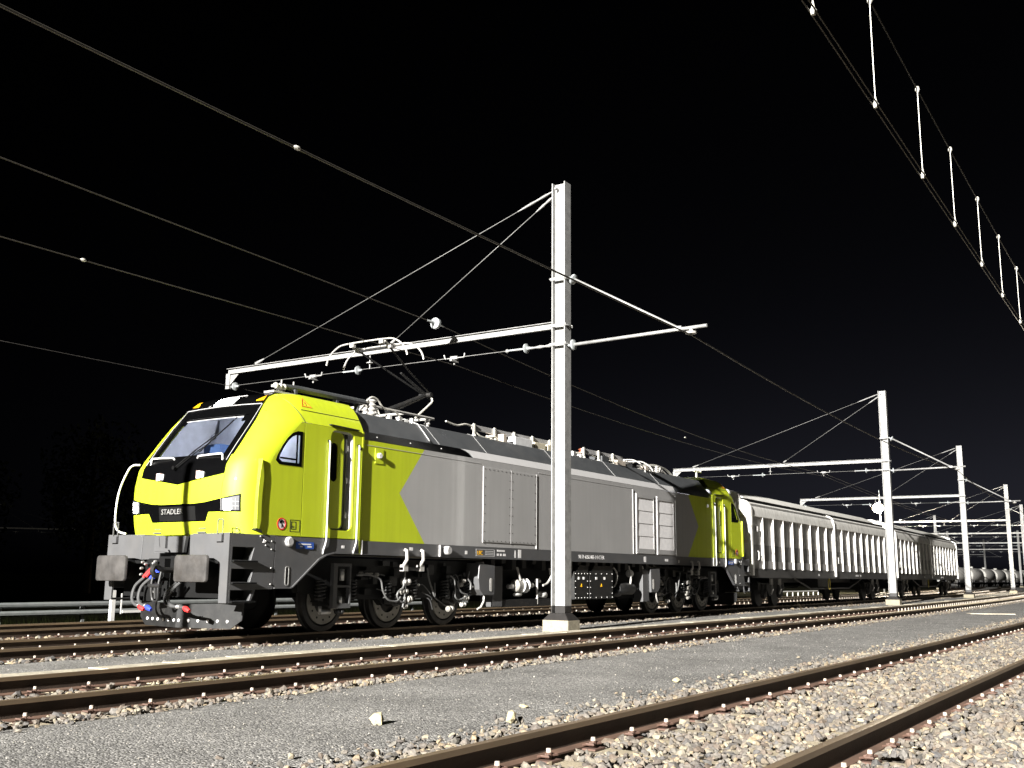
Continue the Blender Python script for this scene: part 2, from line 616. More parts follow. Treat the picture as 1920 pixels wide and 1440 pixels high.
strip('walkway', 4.55, 7.70, -0.120, 'gravel', label='wide grey gravel walkway between the two nearest tracks', jag=0.05)
strip('walkway', 10.30, 12.95, -0.125, 'gravel', label='narrow grey gravel path at the foot of the masts', jag=0.04)
strip('walkway', 15.45, 17.30, -0.130, 'gravel', label='grey gravel strip behind the locomotive', jag=0.04)
for k, yc in TRACK_Y.items():
    strip('ballast_bed', yc - 1.75, yc + 1.62, -0.215, 'ballast_bed', label={'A': 'ballast bed under the nearest track', 'B': 'ballast bed under the track before the masts', 'C': 'ballast bed under the locomotive', 'D': 'ballast bed under the track behind the locomotive'}[k], jag=0.05)

# ------------------------------------------------------------------ tracks
RAIL_PROF = [(-0.036, 0.0), (-0.026, 0.0), (0.026, 0.0), (0.036, -0.006), (0.036, -0.036), (0.012, -0.050), (0.008, -0.075), (0.008, -0.128),
             (0.014, -0.146), (0.070, -0.160), (0.070, -0.172), (-0.070, -0.172), (-0.070, -0.160), (-0.014, -0.146), (-0.008, -0.128),
             (-0.008, -0.075), (-0.012, -0.050), (-0.036, -0.036), (-0.036, -0.006)]


def make_rail(yc, parent, x0=-10.0, x1=230.0):
    X = list(np.concatenate([np.arange(x0, 19, 7.0), np.arange(19, 100, 3.0), np.arange(100, x1, 6.0)]))
    mb = MB()
    n = len(RAIL_PROF)
    vs_ = [(x, yc + yo(x) + p[0], p[1]) for x in X for p in RAIL_PROF]
    mb.v = vs_
    for i in range(len(X) - 1):
        for k in range(n):
            k2 = (k + 1) % n
            mb.f.append((i * n + k, i * n + k2, (i + 1) * n + k2, (i + 1) * n + k))
            mb.m.append(1 if k in (0, 1, 2, 3, 17, 18) else (2 if k in (8, 9, 12, 11) else 0))  # head and foot toned lighter, web darker, as the light falls
            mb.sm.append(k not in (3, 9, 10, 11, 17))
    return mb.build('rail', ['rail_side', 'rail_top', 'rail_foot'], parent, sharp=50)


def clip_mesh():
    mb = MB()
    mb.box((-0.075, 0.072, -0.180), (0.075, 0.175, -0.168), 0)               # ribbed plate
    for s in (-1, 1):                                                        # spring clamp bows
        mb.tube([(0.02 * s, 0.13, -0.140), (0.055 * s, 0.15, -0.142), (0.065 * s, 0.10, -0.140), (0.045 * s, 0.062, -0.150)], 0.008, 5, 0)
    mb.cyl((0, 0.118, -0.165), (0, 0.118, -0.122), 0.020, n=8, m=0)
    mb.cyl((0, 0.118, -0.130), (0, 0.118, -0.098), 0.018, 0.015, n=8, m=1)
    return mb.build('rail_clip', ['rust_red', 'cap'], None, link=False)


def sleeper_mesh():
    mb = MB()
    h = 1.30
    mb.add([(-0.13, -h, -0.185), (0.13, -h, -0.185), (0.13, h, -0.185), (-0.13, h, -0.185),
            (-0.16, -h - 0.02, -0.30), (0.16, -h - 0.02, -0.30), (0.16, h + 0.02, -0.30), (-0.16, h + 0.02, -0.30)],
           [(0, 1, 2, 3), (0, 4, 5, 1), (1, 5, 6, 2), (2, 6, 7, 3), (3, 7, 4, 0), (4, 7, 6, 5)])
    return mb.build('sleeper', 'sleeper', None, link=False)


CLIP, SLP = clip_mesh(), sleeper_mesh()
NEAR_X = {'A': (3.6, 40.0), 'B': (2.6, 42.0), 'C': (5.0, 34.0), 'D': (7.0, 26.0)}
SLEEPERS = {}
for key, yc in TRACK_Y.items():
    t = empty('railway_track', (0, 0, 0))
    tag(t, {'A': 'nearest railway track with deep tan ballast in the right foreground',
            'B': 'brown railway track running just in front of the masts',
            'C': 'railway track carrying the yellow and grey locomotive',
            'D': 'railway track behind the locomotive at the left'}[key], kind='structure')
    for s in (-1, 1):
        make_rail(yc + s * GAUGE, t)
    far = MB()
    xs_ = []
    x = -9.0 + {'A': 0.1, 'B': 0.33, 'C': 0.2, 'D': 0.5}[key]
    while x < 130:
        xs_.append(x)
        y = yc + yo(x)
        if NEAR_X[key][0] <= x <= NEAR_X[key][1]:
            s_ = SLP.copy()
            COL.objects.link(s_)
            s_.parent = t
            s_.location = (x, y, 0)
            s_.rotation_euler = (0, 0, heading(x))
            for rs in (-1, 1):
                for sd in (-1, 1):
                    if (key in 'CD') and sd > 0:
                        continue                      # hidden behind the rail
                    if sd > 0 and key in 'AB' and x > 16:
                        continue
                    c_ = CLIP.copy()
                    COL.objects.link(c_)
                    c_.parent = s_
                    c_.location = (0, rs * GAUGE, 0)
                    c_.rotation_euler = (0, 0, 0 if sd > 0 else math.pi)
        elif x > NEAR_X[key][1]:
            far.box((x - 0.13, y - 1.3, -0.3), (x + 0.13, y + 1.3, -0.186), 0)
            for rs in (-1, 1):
                far.box((x - 0.016, y + rs * GAUGE - 0.135, -0.186), (x + 0.016, y + rs * GAUGE - 0.10, -0.085), 1)
        x += SLEEPER_STEP
    SLEEPERS[key] = xs_
    fo = far.build('far_sleepers', ['sleeper', 'cap'], t, recalc=False)
    tag(fo, kind='stuff')

# ------------------------------------------------------------------ crushed stone
ICO_V = np.array([(-1, 1.618, 0), (1, 1.618, 0), (-1, -1.618, 0), (1, -1.618, 0), (0, -1, 1.618), (0, 1, 1.618), (0, -1, -1.618), (0, 1, -1.618),
                  (1.618, 0, -1), (1.618, 0, 1), (-1.618, 0, -1), (-1.618, 0, 1)]) / 1.9
ICO_F = np.array([(0, 11, 5), (0, 5, 1), (0, 1, 7), (0, 7, 10), (0, 10, 11), (1, 5, 9), (5, 11, 4), (11, 10, 2), (10, 7, 6), (7, 1, 8),
                  (3, 9, 4), (3, 4, 2), (3, 2, 6), (3, 6, 8), (3, 8, 9), (4, 9, 5), (2, 4, 11), (6, 2, 10), (8, 6, 7), (9, 8, 1)])


def stones(name, P, R, material, label, parent=None):
    n = len(P)
    V = np.repeat(ICO_V[None], n, 0) * RNG.uniform(0.6, 1.25, (n, 12, 1))
    # cut each stone by a few planes so that it has broad broken faces
    for _ in range(4):
        nn = RNG.normal(size=(n, 1, 3))
        nn /= np.linalg.norm(nn, axis=2, keepdims=True)
        h = np.sum(V * nn, 2, keepdims=True)
        V = V - nn * np.maximum(h - RNG.uniform(0.35, 0.62, (n, 1, 1)), 0)
    V = V * RNG.uniform(0.75, 1.5, (n, 1, 3))
    # random rotations
    q = RNG.normal(size=(n, 4))
    q /= np.linalg.norm(q, axis=1, keepdims=True)
    w, x, y, z = q.T
    Rm = np.stack([np.stack([1 - 2 * (y * y + z * z), 2 * (x * y - w * z), 2 * (x * z + w * y)], -1),
                   np.stack([2 * (x * y + w * z), 1 - 2 * (x * x + z * z), 2 * (y * z - w * x)], -1),
                   np.stack([2 * (x * z - w * y), 2 * (y * z + w * x), 1 - 2 * (x * x + y * y)], -1)], 1)
    V = np.einsum('nij,nkj->nki', Rm, V)
    V[:, :, 2] *= 0.8
    V = V * R[:, None, None] + P[:, None, :]
    F = (ICO_F[None] + (np.arange(n) * 12)[:, None, None]).reshape(-1, 3)
    me = bpy.data.meshes.new(name)
    me.vertices.add(n * 12)
    me.vertices.foreach_set('co', V.reshape(-1).astype(np.float32))
    me.loops.add(len(F) * 3)
    me.loops.foreach_set('vertex_index', F.reshape(-1).astype(np.int32))
    me.polygons.add(len(F))
    me.polygons.foreach_set('loop_start', (np.arange(len(F)) * 3).astype(np.int32))
    me.polygons.foreach_set('loop_total', np.full(len(F), 3, np.int32))
    me.update(calc_edges=True)
    me.shade_flat()
    me.materials.append(M[material])
    ob = bpy.data.objects.new(name, me)
    COL.objects.link(ob)
    if parent:
        ob.parent = parent
    tag(ob, label, kind='stuff')
    return ob


def scatter(key, bands, label, spill=()):
    """bands: (x0, x1, y0, y1, per_m2, rmin, rmax); y relative to the track axis"""
    yc = TRACK_Y[key]
    sl = np.array(SLEEPERS[key])
    PP, RR = [], []
    for x0, x1, y0, y1, den, r0, r1 in bands:
        n = int((x1 - x0) * (y1 - y0) * den)
        X = RNG.uniform(x0, x1, n)
        Y = RNG.uniform(y0, y1, n)
        R = r0 + (r1 * 1.15 - r0) * RNG.uniform(0, 1, n) ** 1.7
        d = np.minimum(np.abs(Y - GAUGE), np.abs(Y + GAUGE))
        ok = d > 0.085 + R * 0.9
        i = np.clip(np.searchsorted(sl, X), 1, len(sl) - 1)
        ds = np.minimum(np.abs(X - sl[i]), np.abs(X - sl[i - 1]))
        on = ds < 0.15
        ok &= ~(on & (d < 0.46) & (RNG.uniform(0, 1, n) < 0.96))
        ok &= ~(on & (np.abs(Y) < 1.25) & (RNG.uniform(0, 1, n) < 0.45))
        # thin out and roughen the outer edge of the bed
        edge = np.minimum(Y - y0, y1 - Y)
        ok &= (edge > RNG.uniform(0, 0.16, n)) | (np.abs(Y) < 1.3)
        base = np.where(np.abs(Y) < 0.8, -0.190, -0.170) + 0.02 * np.clip((np.abs(Y) - 1.2) / 0.3, 0, 1)
        Z = base + RNG.uniform(-0.012, 0.022, n) + R * 0.25
        PP.append(np.stack([X, Y + yc + yo_np(X), Z], -1)[ok])
        RR.append(R[ok])
    for side in spill:                                   # strays beyond the edge of the bed
        n = 750
        X = RNG.uniform(3.0, 40.0, n)
        Y = side * (1.40 + np.abs(RNG.normal(0, 0.16, n)) + 0.05 * np.sin(X * 1.7))
        R = RNG.uniform(0.008, 0.03, n)
        PP.append(np.stack([X, Y + yc + yo_np(X), np.full(n, -0.122) + R * 0.4], -1))
        RR.append(R)
    P, R = np.concatenate(PP), np.concatenate(RR)
    return stones('ballast_stones', P, R, 'ballast', label)


scatter('A', [(4.5, 9.0, -2.0, 1.66, 640, 0.017, 0.036), (9.0, 16.0, -1.7, 1.68, 480, 0.019, 0.038), (16.0, 28.0, -1.6, 1.68, 240, 0.022, 0.045),
              (28.0, 60.0, -1.4, 1.66, 70, 0.03, 0.055)], 'tan and grey crushed ballast around the nearest track', spill=(1.12,))
scatter('B', [(2.5, 14.0, -1.40, -0.8, 560, 0.018, 0.04), (2.5, 14.0, -0.8, 1.4, 200, 0.02, 0.04), (14.0, 30.0, -1.46, -0.8, 360, 0.02, 0.042),
              (14.0, 30.0, -0.8, 1.2, 110, 0.022, 0.042), (30.0, 70.0, -1.46, -0.7, 110, 0.03, 0.05)], 'crushed ballast around the track before the masts', spill=(-1,))
scatter('C', [(5.0, 36.0, -1.55, -0.9, 230, 0.02, 0.042), (5.0, 30.0, 0.4, 1.35, 90, 0.022, 0.045), (36.0, 75.0, -1.6, -0.9, 70, 0.03, 0.055)],
        'crushed ballast along the locomotive')
scatter('D', [(8.0, 40.0, -1.45, -0.9, 120, 0.025, 0.05)], 'crushed ballast of the track behind the locomotive')

# small pale pebbles strewn on the walkway
n = 2600
X = 3.2 + RNG.uniform(0, 1, n) ** 1.6 * 32
Y = RNG.uniform(4.5, 7.66, n) + yo_np(X)
stones('walkway_pebbles', np.stack([X, Y, np.full(n, -0.116)], -1), RNG.uniform(0.004, 0.009, n), 'pebble', 'small pale pebbles strewn over the grey walkway')
n = 900
X = RNG.uniform(5, 30, n)
Y = RNG.uniform(10.75, 12.3, n) + yo_np(X)
stones('path_pebbles', np.stack([X, Y, np.full(n, -0.121)], -1), RNG.uniform(0.005, 0.014, n), 'pebble', 'small pebbles on the path by the masts')


def single_stone(x, y, r, sq, label, seed):
    rs = np.random.default_rng(seed)
    V = ICO_V * rs.uniform(0.75, 1.2, (12, 1)) * np.array(sq) * r
    mb = MB()
    mb.add([tuple(p) for p in V], [tuple(f) for f in ICO_F])
    ob = mb.build('stone', 'loose')
    ob.location = (x, y, -0.118 + r * sq[2] * 0.62)
    ob.rotation_euler = (rs.uniform(-0.3, 0.3), rs.uniform(-0.3, 0.3), rs.uniform(0, 6))
    tag(ob, label, 'stone', 'loose stones on the walkway')
    return ob


single_stone(6.42, 5.40, 0.062, (1.1, 0.9, 1.0), 'single pale yellow stone lying alone on the grey walkway at the bottom', 3)
single_stone(7.95, 5.05, 0.034, (1.3, 1.0, 0.6), 'small flat brownish stone on the walkway, right of the pale yellow stone', 5)
single_stone(10.9, 4.95, 0.040, (1.2, 0.9, 0.7), 'pale stone on the walkway edge beside the nearest rail, at mid picture', 9)
single_stone(7.1, 4.62, 0.05, (0.8, 1.0, 1.3), 'upright pale stone at the ballast edge by the nearest rail', 12)

# ------------------------------------------------------------------ cable trough beside the second track
ct = empty('cable_trough', (20, 10.35, -0.2))
tag(ct, 'pale concrete cable trough beside the track before the masts', 'cable trough')
for s in (-1, 1):
    mb = MB()
    vs_, fs_ = [], []
    XX = list(np.arange(-2, 80, 3.0))
    for x in XX:
        for dy_, z in ((-0.03, -0.25), (0.03, -0.25), (0.03, -0.092), (-0.03, -0.092)):
            vs_.append((x - 20, 0.13 * s + dy_ + yo(x), z + 0.2))
    for i in range(len(XX) - 1):
        for k in range(4):
            fs_.append((i * 4 + k, i * 4 + (k + 1) % 4, i * 4 + 4 + (k + 1) % 4, i * 4 + 4 + k))
    mb.add(vs_, fs_)
    mb.build('trough_side', 'trough', ct)
lid = MB().add([(0, -0.19, 0), (0.985, -0.19, 0), (0.985, 0.19, 0), (0, 0.19, 0), (0.01, -0.18, 0.05), (0.975, -0.18, 0.05), (0.975, 0.18, 0.05), (0.01, 0.18, 0.05)],
               [(0, 3, 2, 1), (4, 5, 6, 7), (0, 1, 5, 4), (1, 2, 6, 5), (2, 3, 7, 6), (3, 0, 4, 7)]).build('trough_lid', 'trough', None, link=False)
for i in range(80):
    x = -1.5 + i * 1.0
    l_ = lid.copy()
    COL.objects.link(l_)
    l_.parent = ct
    l_.location = (x - 20, yo(x) + random.uniform(-0.012, 0.012), 0.108 + random.uniform(0, 0.01))
    l_.rotation_euler = (random.uniform(-0.015, 0.015), random.uniform(-0.006, 0.006), heading(x) + random.uniform(-0.012, 0.012))

# ------------------------------------------------------------------ overhead line masts
def disc_insulator(mb, p0, p1, r=0.085, n=14, m=0, discs=1):
    p0, p1 = Vector(p0), Vector(p1)
    prof = [(0.0, 0.018)]
    for k in range(discs):
        c = (k + 0.5) / discs
        w = 0.5 / discs
        prof += [(c - 0.75 * w, 0.03), (c - 0.25 * w, 0.04), (c - 0.1 * w, r), (c + 0.15 * w, r * 0.96), (c + 0.3 * w, 0.03)]
    prof += [(1.0, 0.018)]
    mb.lathe(p0, p1, prof, n, m)


def make_mast():
    root = empty('catenary_mast')
    mb = MB()
    for s in (-1, 1):
        mb.box((-0.135, s * 0.145, 0.40), (0.135, s * 0.168, 9.75), 0)
        mb.box((-0.137, s * 0.143, 0.18), (0.137, s * 0.170, 0.40), 1)
    mb.box((-0.008, -0.145, 0.40), (0.008, 0.145, 9.75), 0)
    mb.box((-0.010, -0.143, 0.18), (0.010, 0.143, 0.40), 1)
    mb.box((-0.145, 0.05, 9.60), (-0.008, 0.09, 9.64), 0)
    mb.build('column', ['galv', 'bitumen'], root)
    mb = MB()
    a, b = 0.25, 0.31
    mb.box((-a, -b, -0.45), (a, b, 0.11), 0)
    mb.add([(-a, -b, 0.112), (a, -b, 0.112), (a, b, 0.112), (-a, b, 0.112), (-0.15, -0.185, 0.25), (0.15, -0.185, 0.25), (0.15, 0.185, 0.25), (-0.15, 0.185, 0.25)],
           [(0, 1, 5, 4), (1, 2, 6, 5), (2, 3, 7, 6), (3, 0, 4, 7), (4, 5, 6, 7)], 1)
    mb.build('plinth', ['concrete', 'bitumen'], root, bevel=0.012)
    # clamps round the column
    for z in (7.50, 6.44, 6.02):
        mb = MB()
        mb.box((-0.155, -0.20, z - 0.03), (-0.137, 0.20, z + 0.03))
        mb.box((0.137, -0.20, z - 0.03), (0.155, 0.20, z + 0.03))
        for s in (-1, 1):
            mb.cyl((-0.19, s * 0.185, z), (0.19, s * 0.185, z), 0.014, n=6)
        mb.build('clamp', 'galv', root)
    # long beam over the tracks to the left
    mb = MB()
    mb.box((-0.010, 0.17, 6.39), (0.0, 10.62, 6.55))
    mb.box((-0.075, 0.17, 6.538), (-0.0105, 10.62, 6.55))
    mb.box((-0.075, 0.17, 6.39), (-0.0105, 10.62, 6.402))
    bm_ = mb.build('crossbeam', 'galv', root)
    mb = MB()
    mb.box((-0.08, 10.48, 5.98), (0.002, 10.625, 6.388))
    mb.add([(-0.04, 10.48, 6.365), (-0.04, 10.18, 6.365), (-0.04, 10.48, 6.10), (-0.028, 10.48, 6.365), (-0.028, 10.18, 6.365), (-0.028, 10.48, 6.10)],
           [(0, 1, 2), (5, 4, 3), (0, 3, 4, 1), (1, 4, 5, 2), (2, 5, 3, 0)])
    mb.build('drop_bracket', 'galv', bm_)
    # tie rods
    for y1, z1, z0 in ((9.5, 6.60, 9.62), (4.8, 6.62, 9.50)):
        p0, p1 = Vector((-0.03, 0.16, z0)), Vector((-0.03, y1, z1))
        mb = MB()
        mb.cyl(p0, p1, 0.0085, n=6)
        rod = mb.build('tie_rod', 'rod_steel', root)
        mb = MB()
        d = (p1 - p0)
        mb.lathe(p0 + d * 0.005, p0 + d * 0.105, [(0, 0.012), (0.2, 0.03), (0.45, 0.022), (0.6, 0.03), (0.85, 0.02), (1, 0.012)], 8)
        mb.build('turnbuckle', 'galv', rod)
        mb = MB()
        mb.lathe(p1 - d * 0.03, p1 + d * 0.004, [(0, 0.012), (0.5, 0.035), (1, 0.04)], 8)
        mb.build('rod_shoe', 'galv', rod)
    # span wire below the beam with its fittings
    mb = MB()
    mb.cyl((-0.02, 0.17, 6.03), (-0.02, 10.48, 6.06), 0.0075, n=6)
    sw = mb.build('span_wire', 'rod_steel', root)
    mb = MB()
    mb.lathe((-0.02, 0.17, 6.03), (-0.02, 0.78, 6.03), [(0, 0.02), (0.2, 0.04), (0.4, 0.022), (0.6, 0.04), (0.8, 0.02), (1, 0.03)], 8)
    mb.cyl((-0.02, 1.0, 6.03), (-0.02, 1.2, 6.03), 0.02, n=8)
    mb.lathe((-0.02, 1.35, 6.03), (-0.02, 1.47, 6.03), [(0, 0.01), (0.5, 0.05), (1, 0.01)], 8)
    mb.build('wire_fitting', 'galv', sw)
    for y in (0.90, 5.88, 10.30):
        mb = MB()
        disc_insulator(mb, (-0.02, y - 0.13, 6.035), (-0.02, y + 0.13, 6.035), r=0.115)
        mb.cyl((-0.02, y + 0.13, 6.035), (-0.02, y + 0.5, 6.036) if y < 10 else (-0.02, y + 0.17, 6.04), 0.022, n=6)
        mb.build('insulator', 'glass_disc', sw)
    mb = MB()
    mb.cyl((-0.02, 5.50, 6.385), (-0.02, 5.50, 6.04), 0.012, n=6)
    mb.lathe((-0.02, 5.50, 6.22), (-0.02, 5.50, 6.15), [(0, 0.02), (0.4, 0.09), (0.6, 0.09), (1, 0.02)], 8)
    mb.build('hanger', 'galv', sw)
    for y in (2.9, 7.4):
        mb = MB()
        mb.box((-0.05, y - 0.10, 6.00), (0.01, y + 0.10, 6.07))
        mb.tube([(-0.02, y - 0.30, 6.12), (-0.02, y - 0.28, 6.03), (-0.02, y + 0.26, 6.03), (-0.02, y + 0.30, 6.13)], 0.018, 6)
        mb.box((-0.16, y - 0.03, 5.94), (0.12, y + 0.03, 5.99))
        mb.cyl((-0.02, y, 6.0), (-0.02, y, 5.86), 0.02, n=6)
        mb.build('wire_clamp', 'galv', sw)
    # cantilever to the right
    mb = MB()
    mb.cyl((-0.02, -0.36, 5.985), (-0.02, -3.43, 6.03), 0.036, n=10)
    arm = mb.build('cantilever_arm', 'galv', root)
    mb = MB()
    disc_insulator(mb, (-0.02, -0.18, 5.98), (-0.02, -0.46, 5.985), r=0.12)
    mb.build('insulator', 'glass_disc', arm)
    mb = MB()
    mb.lathe((-0.02, -3.08, 6.0), (-0.02, -3.08, 5.86), [(0, 0.03), (0.35, 0.05), (0.45, 0.12), (0.75, 0.11), (0.9, 0.03), (1, 0.02)], 12)
    mb.build('hanging_insulator', 'insulator', arm)
    mb = MB()
    mb.cyl((-0.02, -0.36, 7.45), (-0.02, -2.80, 6.05), 0.032, n=10)
    mb.box((-0.07, -2.88, 5.99), (0.03, -2.74, 6.08))
    st = mb.build('cantilever_strut', 'galv', root)
    mb = MB()
    disc_insulator(mb, (-0.02, -0.18, 7.53), (-0.02, -0.46, 7.39), r=0.12)
    mb.build('insulator', 'glass_disc', st)
    return root


mast0 = make_mast()
MASTS = [((19.4, 11.4), 'tall galvanised mast standing in front of the grey side of the locomotive'),
         ((50.2, 11.96), 'galvanised mast in front of the gap between the two white wagons'),
         ((73.7, 12.83), 'galvanised mast beside the far end of the second white wagon'),
         ((106.0, 14.67), 'galvanised mast near the right edge, beyond both white wagons'),
         ((135.0, 17.2), 'galvanised mast cut by the right edge of the picture'),
         ((152.5, 30.3), 'distant mast whose top rises above the roof of the second white wagon'),
         ((204.0, 38.5), 'small distant mast just above the rear roof end of the second white wagon'),
         ((246.0, 39.2), 'small white mast standing before the row of tank wagons'),
         ((170.0, 21.7), 'distant mast right of the row of tank wagons, first beyond the frame edge mast'),
         ((205.0, 27.0), 'very distant mast between the third and fourth big masts'),
         ((75.2, 127.3), 'dim far-off mast arm reaching in at the left edge of the picture')]
for i, ((x, y), lab) in enumerate(MASTS):
    r = mast0 if i == 0 else copy_tree(mast0)
    r.location = (x, y, 0.0)
    r.rotation_euler = (0, 0, 0 if i == 0 else math.atan(0.0009 * (min(x, 140) - 19)))
    if i == len(MASTS) - 1:
        r.rotation_euler = (0, 0, math.radians(-124))
    tag(r, lab, 'mast', 'overhead line masts')


# ------------------------------------------------------------------ overhead wires
def smooth_path(pts, sub=8):
    pts = [Vector(p) for p in pts]
    out = []
    for i in range(len(pts) - 1):
        p0 = pts[max(i - 1, 0)]
        p1, p2 = pts[i], pts[i + 1]
        p3 = pts[min(i + 2, len(pts) - 1)]
        for k in range(sub):
            t = k / sub
            out.append(0.5 * ((2 * p1) + (p2 - p0) * t + (2 * p0 - 5 * p1 + 4 * p2 - p3) * t * t + (3 * p1 - p0 - 3 * p2 + p3) * t ** 3))
    out.append(pts[-1])
    return out


def wire(pts, r, label, clamps=(), material='wire'):
    w = empty('overhead_wire', pts[0])
    tag(w, label, 'overhead wire', 'overhead wires')
    mb = MB()
    mb.tube(pts, r, 6)
    mb.build('conductor', material, w, loc=pts[0])
    for p in clamps:
        mb = MB()
        mb.lathe((p[0] - 0.05, p[1], p[2] + 0.012), (p[0] + 0.05, p[1], p[2] + 0.012), [(0, 0.012), (0.3, 0.028), (0.7, 0.028), (1, 0.012)], 8)
        mb.build('joint_clamp', 'dropper', w, loc=pts[0])
    return w


def span(a, b, sag, n=10):
    a, b = Vector(a), Vector(b)
    return [a.lerp(b, k / n) - Vector((0, 0, 4 * sag * (k / n) * (1 - k / n))) for k in range(n + 1)]


p = span((-11.4, 8.25, 5.98), (19.4, 8.30, 5.86), 0.10)
for a, b in (((19.4, 8.30, 5.86), (50.2, 8.87, 5.86)), ((50.2, 8.87, 5.86), (73.7, 9.8, 5.86)), ((73.7, 9.8, 5.86), (106, 11.7, 5.86)), ((106, 11.7, 5.86), (135, 14.3, 5.86))):
    p += span(a, b, 0.30)[1:]
wire(p, 0.016, 'uppermost overhead wire from the top left corner to the arm of the tall mast', [(8.1, 8.27, 5.80)])
p = span((-12, 14.2, 7.6), (18.6, 14.2, 6.67), 0.03) + span((18.6, 14.2, 6.67), (50.2, 14.75, 5.95), 0.42)[1:] + span((50.2, 14.75, 5.95), (106, 17.9, 5.95), 0.2)[1:]
w2 = wire(p, 0.011, 'second overhead wire from the left, carrying a round glass insulator above the locomotive', [])
mb = MB()
disc_insulator(mb, (18.2, 14.2, 6.68), (18.8, 14.2, 6.665), r=0.13)
mb.build('insulator', 'glass_disc', w2, loc=p[0])
p = span((-12, 14.25, 5.88), (19.4, 14.25, 5.85), 0.06) + span((19.4, 14.25, 5.85), (50.2, 14.85, 5.85), 0.30)[1:] + span((50.2, 14.85, 5.85), (106, 18.0, 5.85), 0.2)[1:]
wire(p, 0.009, 'contact wire touching the raised pantograph of the locomotive', [(9.5, 14.25, 5.80), (32.6, 14.3, 5.66)])
p = span((-12, 21.9, 6.12), (19.4, 21.75, 6.03), 0.05) + span((19.4, 21.75, 6.03), (50.2, 22.3, 6.03), 0.25)[1:] + span((50.2, 22.3, 6.03), (106, 25.3, 6.03), 0.3)[1:]
wire(p, 0.008, 'lowest faint overhead wire at the left, ending at the tip of the long beam', [], 'wire_dark')

cat_ = empty('overhead_wire', (10, 2.5, 6.0))
tag(cat_, 'overhead line with hanging pale droppers across the upper right corner', 'overhead wire', 'overhead wires')
cw = lambda x: 6.04 - 0.0135 * (x - 8.5) + 0.0001 * (x - 20) ** 2 + (0 if x < 30 else 0)
mw = lambda x: 7.24 - 0.045 * (x - 11.0) + 0.0014 * (x - 11.0) ** 2
XX = list(np.arange(2, 46, 1.0))
for dy_ in (-0.025, 0.025):
    mb = MB()
    mb.tube([(x, 2.5 + dy_, cw(x)) for x in XX], 0.0085, 6)
    mb.build('contact_wire', 'wire', cat_, loc=(10, 2.5, 6.0))
mb = MB()
mb.tube([(x, 2.5, mw(x)) for x in XX], 0.009, 6)
mb.build('messenger_wire', 'wire_dark', cat_, loc=(10, 2.5, 6.0))
for x in (8.75, 10.92, 13.2, 15.25, 17.4, 19.45, 21.55, 23.7, 25.9):
    mb = MB()
    dx = 0.03
    z0, z1 = cw(x), mw(x)
    mb.tube([(x, 2.5, z0), (x + 0.01, 2.503, z0 + 0.3 * (z1 - z0)), (x - 0.006, 2.5, z0 + 0.7 * (z1 - z0)), (x, 2.5, z1)], 0.0055, 6)
    mb.lathe((x, 2.5, z0 - 0.03), (x, 2.5, z0 + 0.10), [(0, 0.02), (0.3, 0.034), (0.5, 0.018), (1, 0.008)], 8)
    mb.lathe((x, 2.5, z1 - 0.05), (x, 2.5, z1 + 0.035), [(0, 0.008), (0.5, 0.03), (1, 0.02)], 8)
    mb.build('dropper', 'dropper', cat_, loc=(10, 2.5, 6.0))

# ------------------------------------------------------------------ freight wagons
WL = 21.3


